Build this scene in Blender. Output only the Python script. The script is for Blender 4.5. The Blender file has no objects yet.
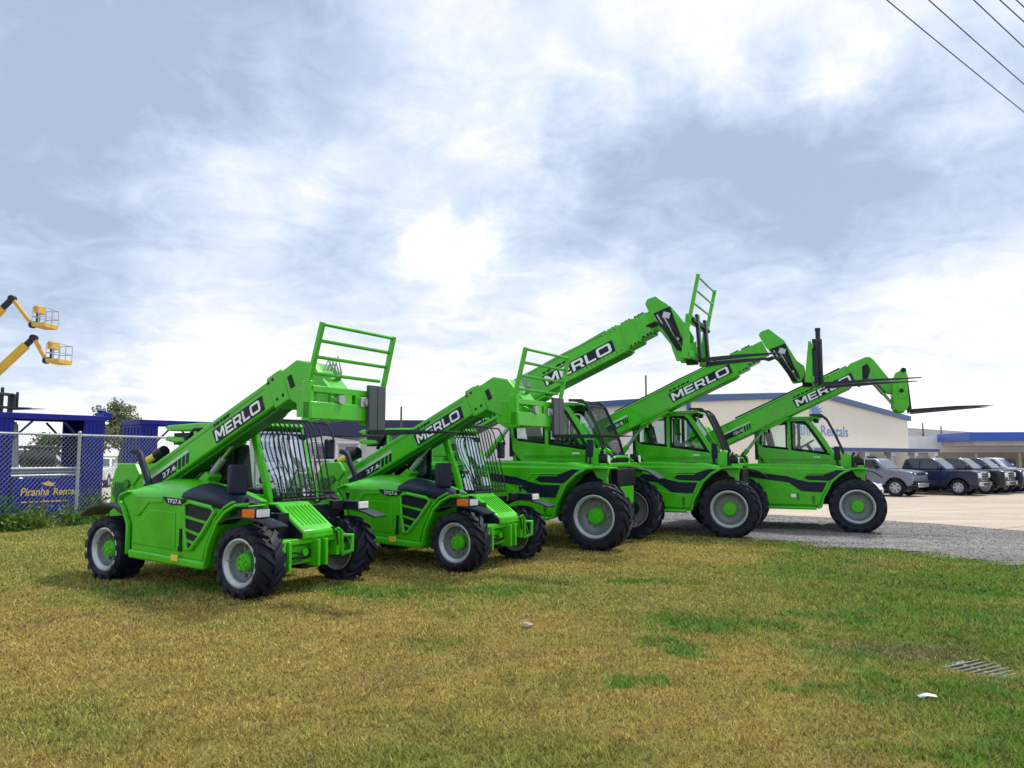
import bpy, bmesh, math, random
import numpy as np
from mathutils import Vector, Matrix, Quaternion
R = math.radians
SC = bpy.context.scene
COL = SC.collection
random.seed(7)

# ------------------------------------------------------------------ materials
def new_mat(name):
    m = bpy.data.materials.new(name); m.use_nodes = True
    nt = m.node_tree; b = nt.nodes['Principled BSDF']
    return m, nt, b

def pmat(name, col, rough=0.5, metal=0.0, var=0.12, scale=6.0, bump=0.0, bscale=60.0, coat=0.0, spec=0.5, dirt=None, dirt_amt=0.0):
    """principled material with procedural tone variation, optional dust and bump"""
    m, nt, b = new_mat(name)
    N = nt.nodes; L = nt.links
    tc = N.new('ShaderNodeTexCoord')
    no = N.new('ShaderNodeTexNoise'); no.inputs['Scale'].default_value = scale; no.inputs['Detail'].default_value = 6
    L.new(tc.outputs['Object'], no.inputs['Vector'])
    ramp = N.new('ShaderNodeMapRange'); ramp.inputs[1].default_value = .3; ramp.inputs[2].default_value = .7
    ramp.inputs[3].default_value = 1 - var; ramp.inputs[4].default_value = 1 + var
    L.new(no.outputs['Fac'], ramp.inputs[0])
    mx = N.new('ShaderNodeVectorMath'); mx.operation = 'SCALE'
    mx.inputs[0].default_value = col[:3]
    L.new(ramp.outputs[0], mx.inputs['Scale'])
    out = mx.outputs[0]
    if dirt:
        n2 = N.new('ShaderNodeTexNoise'); n2.inputs['Scale'].default_value = scale * .6; n2.inputs['Detail'].default_value = 8; n2.inputs['Roughness'].default_value = .7
        L.new(tc.outputs['Object'], n2.inputs['Vector'])
        r2 = N.new('ShaderNodeMapRange'); r2.inputs[1].default_value = .45; r2.inputs[2].default_value = .75; r2.inputs[4].default_value = dirt_amt
        L.new(n2.outputs['Fac'], r2.inputs[0])
        mm = N.new('ShaderNodeMix'); mm.data_type = 'RGBA'
        L.new(r2.outputs[0], mm.inputs[0]); L.new(out, mm.inputs[6]); mm.inputs[7].default_value = (*dirt, 1)
        out = mm.outputs[2]
    L.new(out, b.inputs['Base Color'])
    b.inputs['Roughness'].default_value = rough; b.inputs['Metallic'].default_value = metal
    b.inputs['Coat Weight'].default_value = coat; b.inputs['Coat Roughness'].default_value = .08
    b.inputs['Specular IOR Level'].default_value = spec
    rr = N.new('ShaderNodeMapRange'); rr.inputs[1].default_value = .3; rr.inputs[2].default_value = .7
    rr.inputs[3].default_value = max(0.02, rough - .08); rr.inputs[4].default_value = min(1, rough + .08)
    L.new(no.outputs['Fac'], rr.inputs[0]); L.new(rr.outputs[0], b.inputs['Roughness'])
    if bump > 0:
        nb = N.new('ShaderNodeTexNoise'); nb.inputs['Scale'].default_value = bscale; nb.inputs['Detail'].default_value = 5
        L.new(tc.outputs['Object'], nb.inputs['Vector'])
        bp = N.new('ShaderNodeBump'); bp.inputs['Strength'].default_value = bump; bp.inputs['Distance'].default_value = .02
        L.new(nb.outputs['Fac'], bp.inputs['Height']); L.new(bp.outputs[0], b.inputs['Normal'])
    return m

def glass_mat(name, tint, lo=.03):
    m, nt, b = new_mat(name); N = nt.nodes; L = nt.links
    tr = N.new('ShaderNodeBsdfTransparent'); tr.inputs[0].default_value = (*tint, 1)
    gl = N.new('ShaderNodeBsdfGlossy'); gl.inputs['Roughness'].default_value = .03; gl.inputs[0].default_value = (.9, .95, 1, 1)
    no = N.new('ShaderNodeTexNoise'); no.inputs['Scale'].default_value = 3
    lw = N.new('ShaderNodeFresnel'); lw.inputs[0].default_value = 1.5
    ad = N.new('ShaderNodeMath'); ad.operation = 'MULTIPLY_ADD'; ad.inputs[1].default_value = .5; ad.inputs[2].default_value = lo
    L.new(lw.outputs[0], ad.inputs[0])
    mx = N.new('ShaderNodeMixShader'); L.new(ad.outputs[0], mx.inputs[0]); L.new(tr.outputs[0], mx.inputs[1]); L.new(gl.outputs[0], mx.inputs[2])
    L.new(mx.outputs[0], N['Material Output'].inputs[0])
    N.remove(b); N.remove(no)
    return m

MT = {}
MT['green'] = pmat('green_paint', (.056, .475, .004), .30, var=.12, scale=4, coat=.22, spec=.35, dirt=(.07, .27, .035), dirt_amt=.35)
MT['green_dk'] = pmat('green_dark_and_shaded', (.012, .16, .012), .4, var=.1, scale=3)  # for dark fittings, and for shade put on the boom undersides
MT['navy'] = pmat('navy_decal', (.003, .006, .028), .45, var=.06, spec=.3)
MT['white'] = pmat('white_decal', (.84, .86, .88), .45, var=.04)
MT['ltdecal'] = pmat('pale_decal', (.42, .62, .48), .45, var=.05)
MT['black'] = pmat('black_plastic', (.005, .007, .016), .5, var=.15, scale=8, bump=.05, spec=.3)
MT['slate'] = pmat('slate_plastic', (.009, .014, .034), .5, var=.12, scale=6, bump=.05, spec=.3)
MT['fendr'] = pmat('grey_mudguard', (.018, .023, .040), .5, var=.15, scale=5, spec=.3, dirt=(.05, .053, .06), dirt_amt=.3)
MT['tyre'] = pmat('tyre_rubber', (.006, .009, .020), .6, var=.25, scale=9, bump=.15, bscale=90, spec=.3, dirt=(.020, .021, .028), dirt_amt=.35)
MT['rim'] = pmat('silver_rim', (.50, .52, .56), .42, metal=.35, var=.08, scale=5, dirt=(.2, .19, .17), dirt_amt=.25)
MT['rimdk'] = pmat('rim_dish_shaded', (.23, .25, .265), .5, metal=.3, var=.12, scale=5)  # darker than the lip: shade of the recessed dish put into its colour
MT['steel'] = pmat('zinc_steel', (.42, .44, .46), .38, metal=.7, var=.1)
MT['chrome'] = pmat('chrome_rod', (.62, .64, .67), .16, metal=1, var=.03)
MT['fork'] = pmat('fork_steel', (.012, .016, .034), .42, metal=.3, var=.2, scale=7)
MT['forkgrey'] = pmat('fork_shank_grey', (.075, .085, .10), .42, metal=.4, var=.15, scale=4)
MT['wire'] = pmat('black_steel_rod', (.012, .013, .017), .4, var=.1)
MT['orange'] = pmat('orange_lens', (.75, .16, .02), .15, var=.05)
MT['lens'] = pmat('clear_lens', (.78, .80, .80), .12, var=.05, scale=30)
MT['yellow'] = pmat('yellow_marking', (.80, .55, .06), .45, var=.06)
MT['red'] = pmat('red_lens', (.5, .02, .02), .2, var=.05)
MT['seat'] = pmat('seat_fabric', (.016, .018, .022), .8, var=.2, scale=20, bump=.2)
MT['glass'] = glass_mat('cab_glass', (.84, .93, .90))
MT['hose'] = pmat('hydraulic_hose', (.012, .012, .014), .5, var=.1)

# ------------------------------------------------------------------ mesh builder
class MB:
    def __init__(s): s.V = []; s.F = []; s.I = []; s.mi = 0
    def add(s, vs, fs, mi=None):
        b = len(s.V); s.V += [tuple(v) for v in vs]
        for f in fs: s.F.append(tuple(i + b for i in f)); s.I.append(s.mi if mi is None else mi)
        return s
    def box(s, c, d, rot=None, mi=None):
        x, y, z = d[0] / 2, d[1] / 2, d[2] / 2
        vs = [Vector((a * x, b_ * y, c_ * z)) for a in (-1, 1) for b_ in (-1, 1) for c_ in (-1, 1)]
        if rot is not None: vs = [rot @ v for v in vs]
        vs = [v + Vector(c) for v in vs]
        return s.add(vs, [(0, 1, 3, 2), (4, 6, 7, 5), (0, 4, 5, 1), (2, 3, 7, 6), (0, 2, 6, 4), (1, 5, 7, 3)], mi)
    def bx(s, x0, x1, y0, y1, z0, z1, mi=None):
        return s.box(((x0 + x1) / 2, (y0 + y1) / 2, (z0 + z1) / 2), (x1 - x0, y1 - y0, z1 - z0), None, mi)
    def prism(s, poly, a, b, ax='y', mi=None, fn=None):
        """poly of (u,v): ax y -> (u,y,v); ax x -> (x,u,v); ax z -> (u,v,z)"""
        def P(p, t):
            if ax == 'y': q = (p[0], t, p[1])
            elif ax == 'x': q = (t, p[0], p[1])
            else: q = (p[0], p[1], t)
            return fn(q) if fn else q
        ar = sum(poly[i][0] * poly[(i + 1) % len(poly)][1] - poly[(i + 1) % len(poly)][0] * poly[i][1] for i in range(len(poly)))
        if ar < 0: poly = poly[::-1]
        n = len(poly)
        lo, hi = min(a, b), max(a, b)
        if ax == 'y': first, second = lo, hi          # ccw in xz faces -y
        else: first, second = hi, lo
        vs = [P(p, first) for p in poly] + [P(p, second) for p in poly]
        fs = [tuple(range(n)), tuple(range(2 * n - 1, n - 1, -1))]
        for i in range(n):
            j = (i + 1) % n; fs.append((i, i + n, j + n, j))
        return s.add(vs, fs, mi)
    def cyl(s, p, q, r, r2=None, n=16, mi=None, cap=True):
        p = Vector(p); q = Vector(q); d = (q - p).normalized()
        u = d.orthogonal().normalized(); v = d.cross(u); r2 = r if r2 is None else r2
        vs = []
        for c, rr in ((p, r), (q, r2)):
            for i in range(n):
                a = 2 * math.pi * i / n; vs.append(c + (u * math.cos(a) + v * math.sin(a)) * rr)
        fs = [(i, (i + 1) % n, n + (i + 1) % n, n + i) for i in range(n)]
        if cap: fs += [tuple(range(n - 1, -1, -1)), tuple(range(n, 2 * n))]
        return s.add(vs, fs, mi)
    def tube(s, pts, r, n=8, mi=None, closed=False):
        pts = [Vector(p) for p in pts]; k = len(pts)
        rs = r if isinstance(r, (list, tuple)) else [r] * k
        vs = []; u = None
        for i, p in enumerate(pts):
            if closed: d = (pts[(i + 1) % k] - pts[i - 1])
            else: d = pts[min(i + 1, k - 1)] - pts[max(i - 1, 0)]
            d.normalize()
            if u is None: u = d.orthogonal().normalized()
            else:
                u = u - d * u.dot(d)
                u = u.normalized() if u.length > 1e-6 else d.orthogonal().normalized()
            v = d.cross(u)
            for j in range(n):
                a = 2 * math.pi * j / n; vs.append(p + (u * math.cos(a) + v * math.sin(a)) * rs[i])
        fs = []
        for i in range(k if closed else k - 1):
            i2 = (i + 1) % k
            for j in range(n):
                j2 = (j + 1) % n; fs.append((i * n + j, i * n + j2, i2 * n + j2, i2 * n + j))
        if not closed: fs += [tuple(range(n - 1, -1, -1)), tuple(range((k - 1) * n, k * n))]
        return s.add(vs, fs, mi)
    def strip(s, pts, w, t, mi=None):
        """rectangular bar of width w (local y) and thickness t following pts in the xz plane at (x,y,z)"""
        pts = [Vector(p) for p in pts]; k = len(pts); vs = []
        for i, p in enumerate(pts):
            d = (pts[min(i + 1, k - 1)] - pts[max(i - 1, 0)]).normalized()
            n = Vector((-d.z, 0, d.x)).normalized()
            for a, b in ((-1, -1), (1, -1), (1, 1), (-1, 1)):
                vs.append(p + Vector((0, 1, 0)) * (a * w / 2) + n * (b * t / 2))
        fs = []
        for i in range(k - 1):
            for j in range(4):
                j2 = (j + 1) % 4; fs.append((i * 4 + j, (i + 1) * 4 + j, (i + 1) * 4 + j2, i * 4 + j2))
        fs += [(0, 1, 2, 3), tuple((k - 1) * 4 + j for j in (3, 2, 1, 0))]
        return s.add(vs, fs, mi)
    def lathe(s, prof, c=(0, 0, 0), n=40, mi=None, closed=True):
        """profile of (radius, y) revolved round the y axis"""
        k = len(prof); vs = []
        for i in range(n):
            a = 2 * math.pi * i / n
            for r, y in prof: vs.append((c[0] + r * math.cos(a), c[1] + y, c[2] + r * math.sin(a)))
        fs = []
        for i in range(n):
            i2 = (i + 1) % n
            for j in range(k if closed else k - 1):
                j2 = (j + 1) % k; fs.append((i * k + j, i * k + j2, i2 * k + j2, i2 * k + j))
        return s.add(vs, fs, mi)
    def grid(s, rows, mi=None, flip=False):
        k = len(rows[0]); vs = [p for r in rows for p in r]; fs = []
        for i in range(len(rows) - 1):
            for j in range(k - 1):
                f = (i * k + j, i * k + j + 1, (i + 1) * k + j + 1, (i + 1) * k + j)
                fs.append(f[::-1] if flip else f)
        return s.add(vs, fs, mi)
    def sphere(s, c, r, n=12, m=8, mi=None):
        rr = r if isinstance(r, (tuple, list)) else (r, r, r)
        vs = [(c[0], c[1], c[2] + rr[2])]
        for i in range(1, m):
            t = math.pi * i / m
            for j in range(n):
                a = 2 * math.pi * j / n
                vs.append((c[0] + rr[0] * math.sin(t) * math.cos(a), c[1] + rr[1] * math.sin(t) * math.sin(a), c[2] + rr[2] * math.cos(t)))
        vs.append((c[0], c[1], c[2] - rr[2])); fs = []
        for j in range(n): fs.append((0, 1 + j, 1 + (j + 1) % n))
        for i in range(m - 2):
            for j in range(n):
                a = 1 + i * n + j; b = 1 + i * n + (j + 1) % n
                fs.append((a, a + n, b + n, b))
        e = len(vs) - 1; b0 = 1 + (m - 2) * n
        for j in range(n): fs.append((e, b0 + (j + 1) % n, b0 + j))
        return s.add(vs, fs, mi)
    def pieces(s):
        """groups of faces that lie apart from each other: each becomes an object of its own"""
        n = len(s.V); par = list(range(n))
        def find(a):
            while par[a] != a: par[a] = par[par[a]]; a = par[a]
            return a
        for f in s.F:
            r = find(f[0])
            for i in f[1:]: par[find(i)] = r
        roots = sorted(set(find(f[0]) for f in s.F)); k = len(roots)
        if k < 2 or k > 400: return None
        idx = {r: i for i, r in enumerate(roots)}; isl = np.array([idx[find(i)] if find(i) in idx else 0 for i in range(n)]); P = np.array(s.V, float)
        lo = np.full((k, 3), np.inf); hi = np.full((k, 3), -np.inf); np.minimum.at(lo, isl, P); np.maximum.at(hi, isl, P)
        size = (hi - lo).max(1); gap = np.maximum(0, np.maximum(lo[:, None] - hi[None], lo[None] - hi[:, None]))
        near = np.sqrt((gap ** 2).sum(2)) <= np.maximum(.02, .45 * np.maximum(size[:, None], size[None]))
        lab = -np.ones(k, int); c = 0
        for i in range(k):
            if lab[i] >= 0: continue
            st = [i]; lab[i] = c
            while st:
                a = st.pop()
                for b in np.nonzero(near[a] & (lab < 0))[0]: lab[b] = c; st.append(b)
            c += 1
        if c < 2: return None
        out = []
        for q in range(c):
            m = MB(); mp = {}
            for f, mi in zip(s.F, s.I):
                if lab[isl[f[0]]] != q: continue
                g = []
                for i in f:
                    if i not in mp: mp[i] = len(m.V); m.V.append(s.V[i])
                    g.append(mp[i])
                m.F.append(tuple(g)); m.I.append(mi)
            out.append(m)
        return out
    def build(s, name, mats, parent=None, bevel=0, smooth=40, seg=2, loc=None):
        if parent and not any(q in name for q in ('lettering', 'number', 'badge', 'decal', 'chain', 'emblem')):
            ps = s.pieces()
            if ps: return [p.build1(name, mats, parent, bevel, smooth, seg, loc) for p in ps][0]
        return s.build1(name, mats, parent, bevel, smooth, seg, loc)
    def build1(s, name, mats, parent=None, bevel=0, smooth=40, seg=2, loc=None):
        me = bpy.data.meshes.new(name); me.from_pydata(s.V, [], s.F)
        if not isinstance(mats, (list, tuple)): mats = [mats]
        for m in mats: me.materials.append(MT[m] if isinstance(m, str) else m)
        if len(mats) > 1: me.polygons.foreach_set('material_index', s.I)
        bm = bmesh.new(); bm.from_mesh(me); bmesh.ops.recalc_face_normals(bm, faces=bm.faces); bm.to_mesh(me); bm.free()
        if smooth:
            me.polygons.foreach_set('use_smooth', [True] * len(me.polygons)); me.set_sharp_from_angle(angle=R(smooth))
        me.update()
        o = bpy.data.objects.new(name, me); COL.objects.link(o)
        if parent: o.parent = parent
        if loc: o.location = loc
        if bevel:
            b = o.modifiers.new('edge', 'BEVEL'); b.width = bevel; b.segments = seg; b.limit_method = 'ANGLE'; b.angle_limit = R(35)
            b.use_clamp_overlap = True
        return o

def tag(o, label=None, cat=None, group=None, kind=None):
    if label: o['label'] = label
    if cat: o['category'] = cat
    if group: o['group'] = group
    if kind: o['kind'] = kind
    return o
def thing(name, label, cat, loc=(0, 0, 0), rz=0, group=None):
    o = bpy.data.objects.new(name, None); COL.objects.link(o); o.empty_display_size = .2
    o.location = loc; o.rotation_euler = (0, 0, rz)
    return tag(o, label, cat, group)
def copy_tree(o, parent=None):
    c = o.copy(); COL.objects.link(c)
    c.parent = parent
    for ch in [q for q in bpy.data.objects if q.parent == o]: copy_tree(ch, c)
    return c

_TX = {}
def text_geo(st):
    if st not in _TX:
        cu = bpy.data.curves.new('t', 'FONT'); cu.body = st; cu.size = 1; cu.resolution_u = 3; cu.offset = .012
        o = bpy.data.objects.new('t', cu); COL.objects.link(o)
        bpy.context.view_layer.update()
        me = bpy.data.meshes.new_from_object(o.evaluated_get(bpy.context.evaluated_depsgraph_get()))
        vs = [v.co.copy() for v in me.vertices]; fs = [tuple(p.vertices) for p in me.polygons]
        bpy.data.objects.remove(o); bpy.data.curves.remove(cu); bpy.data.meshes.remove(me)
        xs = [v.x for v in vs]; ys = [v.y for v in vs]
        x0, x1, y0, y1 = min(xs), max(xs), min(ys), max(ys)
        _TX[st] = ([((v.x - x0) / (x1 - x0), (v.y - y0) / (y1 - y0)) for v in vs], fs)
    return _TX[st]
def text(mb, st, o, ux, uy, w, h, mi=None, slant=0.0, th=0.0):
    """letters filling a w x h rectangle whose lower left corner is o, along unit vectors ux, uy"""
    P, F = text_geo(st); o = Vector(o); ux = Vector(ux); uy = Vector(uy)
    mb.add([o + ux * (p[0] * w + slant * p[1] * h) + uy * (p[1] * h) for p in P], F, mi)

_GL = {'M': (1.25, [[(0, 0), (0, 1), (.27, 1), (.625, .47), (.98, 1), (1.25, 1), (1.25, 0), (1.02, 0), (1.02, .64), (.72, .19), (.53, .19), (.23, .64), (.23, 0)]]),
 'E': (1.0, [[(0, 0), (0, 1), (1, 1), (1, .8), (.24, .8), (.24, .6), (.92, .6), (.92, .41), (.24, .41), (.24, .2), (1, .2), (1, 0)]]),
 'R': (1.08, [[(0, 0), (0, 1), (.24, 1), (.24, 0)], [(.24, 1), (.87, 1), (1.0, .95), (1.05, .84), (1.05, .52), (1.0, .41), (.88, .36), (1.08, 0), (.80, 0), (.62, .33), (.24, .33), (.24, .52), (.80, .52), (.82, .55), (.82, .77), (.80, .8), (.24, .8)]]),
 'L': (.9, [[(0, 0), (0, 1), (.24, 1), (.24, .2), (.9, .2), (.9, 0)]]),
 'O': (1.3, [[(.65, 1), (.2, 1), (.06, .93), (0, .8), (0, .2), (.06, .07), (.2, 0), (.65, 0), (.65, .2), (.29, .2), (.24, .26), (.24, .74), (.29, .8), (.65, .8)], [(.65, 1), (.65, .8), (1.01, .8), (1.06, .74), (1.06, .26), (1.01, .2), (.65, .2), (.65, 0), (1.1, 0), (1.24, .07), (1.3, .2), (1.3, .8), (1.24, .93), (1.1, 1)]])}
def block_text(mb, st, o, ux, uy, w, h, mi=None, slant=0.0):
    tot = sum(_GL[c][0] for c in st) + .16 * (len(st) - 1); k = w / tot; x = 0; o = Vector(o); ux = Vector(ux); uy = Vector(uy)
    for c in st:
        for pl in _GL[c][1]: mb.add([o + ux * ((x + p[0]) * k + slant * p[1] * h) + uy * (p[1] * h) for p in pl], [tuple(range(len(pl)))], mi)
        x += _GL[c][0] + .16

# ------------------------------------------------------------------ wheels
def make_wheel(parent, Rr, w, rr, hub, nl, name='wheel'):
    """wheel whose outer face looks to -y; empty-free: tyre is the wheel mesh's child"""
    h = w / 2
    e = bpy.data.objects.new(name, None); COL.objects.link(e); e.parent = parent; e.empty_display_size = .1
    t = MB(); R0 = Rr - .032
    prof = [(rr - .01, -h * .78), (rr + .02, -h * .88), ((rr + R0) / 2, -h * 1.03), (R0 - .05, -h * 1.0), (R0 - .012, -h * .90), (R0, -h * .7), (R0 + .004, 0),
            (R0, h * .7), (R0 - .012, h * .90), (R0 - .05, h * 1.0), ((rr + R0) / 2, h * 1.03), (rr + .02, h * .88), (rr - .01, h * .78)]
    t.lathe(prof, n=64)
    # raised sidewall ring
    for sgn in (-1, 1):
        t.lathe([(rr + .045, sgn * h * .93), (rr + .06, sgn * h * 1.02), (rr + .075, sgn * h * .98)], n=64, closed=False)
    for k in range(nl):
        for sgn in (-1, 1):
            a0 = 2 * math.pi * (k + (0.5 if sgn > 0 else 0)) / nl
            da = 2 * math.pi / nl
            rows = []
            for (q, ro, ri, wd) in ((-.04, Rr, R0 - .02, .20), (.35, Rr, R0 - .02, .22), (.74, Rr - .002, R0 - .02, .26), (.97, Rr - .012, R0 - .04, .28), (1.05, R0 - .04, R0 - .08, .24)):
                y = sgn * h * q; ac = a0 + da * (.95 * max(q, 0)); hw = wd * da
                top = .8
                rows.append([(r_ * math.cos(aa), y, r_ * math.sin(aa)) for (r_, aa) in ((ri, ac - hw), (ro, ac - hw * top), (ro, ac + hw * top), (ri, ac + hw))])
            t.grid(rows); t.add(rows[0], [(0, 1, 2, 3)]); t.add(rows[-1], [(3, 2, 1, 0)])
    t.build('tyre', 'tyre', e, smooth=35)
    m = MB()
    m.lathe([(rr + .012, -h * .80), (rr + .016, -h * .86), (rr - .004, -h * .88), (rr - .012, -h * .82), (rr - .03, -h * .72), (rr - .038, -h * .66), (rr - .038, -h * .60), (rr - .045, h * .5), (rr - .004, h * .88), (rr + .012, h * .80)], n=48)
    m.lathe([(rr - .046, -h * .55), (rr - .05, -h * .40), (rr - .062, -h * .25), (rr - .085, -h * .10),
             (hub + .06, -h * .02), (hub * .9, h * .0), (hub * .9, h * .1), (rr - .06, h * .3), (rr - .06, h * .2)], n=48, mi=1)
    for k in range(10):
        a = 2 * math.pi * k / 10; c = Vector((math.cos(a) * (hub + .045), -h * .04, math.sin(a) * (hub + .045)))
        m.cyl(c + Vector((0, .02, 0)), c + Vector((0, -.035, 0)),   .016, n=6, mi=1)
    m.cyl((-(rr - .055), -h * .45, .01), (-(rr - .06), -h * .95, .02), .007, n=6)
    m.build('rim', ['rim', 'rimdk'], e, smooth=35)
    g = MB()
    g.lathe([(hub, h * .1), (hub, -h * .45), (hub * .93, -h * .5), (hub * .88, -h * .56), (hub * .80, -h * .62), (.001, -h * .63)], n=32, closed=False)
    for k in range(6):
        a = 2 * math.pi * (k + .3) / 6; c = Vector((math.cos(a) * hub * .58, -h * .62, math.sin(a) * hub * .58))
        g.cyl(c, c + Vector((0, -.018, 0)), .014, n=6)
    g.cyl((0, -h * .62, 0), (0, -h * .68, 0), hub * .3, n=12)
    g.build('hub', 'green', e, smooth=35)
    return e
def place_wheels(root, proto, pts):
    """first wheel is proto itself; others copies; far side turned round"""
    for i, (x, y, z) in enumerate(pts):
        w = proto if i == 0 else copy_tree(proto, root)
        w.location = (x, y, z); w.rotation_euler = (0, R(17 * i), math.pi if y > 0 else 0)
# ------------------------------------------------------------------ boom helper
class BF:
    """frame of a boom: s runs along its upper edge, t down square to it"""
    def __init__(s, x, z, slope): s.o = Vector((x, 0, z)); a = math.atan(slope); s.a = a; s.d = Vector((math.cos(a), 0, math.sin(a))); s.n = Vector((math.sin(a), 0, -math.cos(a)))
    def p(s, a, t, y=0): return s.o + s.d * a + s.n * t + Vector((0, y, 0))
    def poly(s, pts): return [(s.p(a, t).x, s.p(a, t).z) for a, t in pts]
    def box(s, mb, s0, s1, t0, t1, y0, y1, mi=None): mb.prism(s.poly([(s0, t0), (s1, t0), (s1, t1), (s0, t1)]), y0, y1, mi=mi)

def merlo_side(bf, y, s0, t0, w, h, parent, num, ns, nt, nw, nh, sub):
    """lettering plates on the near face of a boom"""
    m = MB()
    m.prism(bf.poly([(s0 - .035, t0 - .02), (s0 + w + .05, t0 - .02), (s0 + w + .035, t0 + h + .02), (s0 - .02, t0 + h + .02)]), y - .003, y, mi=0)
    block_text(m, 'MERLO', bf.p(s0, t0 + h, y - .005), bf.d, -bf.n, w - .02, h, 1, slant=.08)
    m.build('maker_lettering', ['navy', 'white'], parent, smooth=0)
    m = MB()
    m.prism(bf.poly([(ns, nt), (ns + nw, nt), (ns + nw, nt + nh * .25), (ns, nt + nh * .25)]), y - .003, y, mi=1)
    m.prism(bf.poly([(ns, nt + nh * .28), (ns + nw * .74, nt + nh * .28), (ns + nw * .66, nt + nh), (ns, nt + nh)]), y - .003, y, mi=0)
    for k in range(3):
        a = ns + nw * (.77 + .085 * k)
        m.prism(bf.poly([(a, nt + nh * .28), (a + nw * .05, nt + nh * .28), (a + nw * .0, nt + nh), (a - nw * .05, nt + nh)]), y - .003, y, mi=0)
    text(m, num, bf.p(ns + nw * .40, nt + nh * .86, y - .005), bf.d, -bf.n, nw * .29, nh * .40, 2, slant=.08)
    m.build('model_number', ['navy', 'ltdecal', 'white'], parent, smooth=0)
    m = MB()
    for k, (a, b) in enumerate(((.0, .05), (.06, .13), (.15, .20), (.21, .29), (.30, .36))):
        m.prism(bf.poly([(s0 + w * a + .02, t0 - .085), (s0 + w * b + .01, t0 - .085), (s0 + w * b, t0 - .05), (s0 + w * a + .01, t0 - .05)]), y - .003, y)
    m.build('small_decal', 'navy', parent, smooth=0)

def fork_pair(root, xf, ys, z0, zt, L, w, tilt=0.0, mats=('forkgrey', 'fork'), th=1.0):
    """two L-shaped forks; shank rises from z0 to zt at x = xf"""
    for y in ys:
        m = MB(); c, s = math.cos(tilt), math.sin(tilt)
        def T(q):
            x, yy, zz = q; x -= xf; zz -= z0
            return (xf + x * c - zz * s, yy, z0 + x * s + zz * c)
        m.prism([(xf, z0), (xf + .05, z0 + .03), (xf + .05, zt), (xf, zt)], y - w / 2, y + w / 2, fn=T, mi=0)
        m.prism([(xf + .002, z0 - .012), (xf + L, z0 + .005), (xf + L, z0 + .014), (xf + L * .55, z0 + .036 * th), (xf + .055, z0 + .042 * th), (xf + .055, z0 + .0)], y - w / 2 + .002, y + w / 2 - .002, fn=T, mi=1)
        m.build('fork', list(mats), root, bevel=.006)

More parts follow.
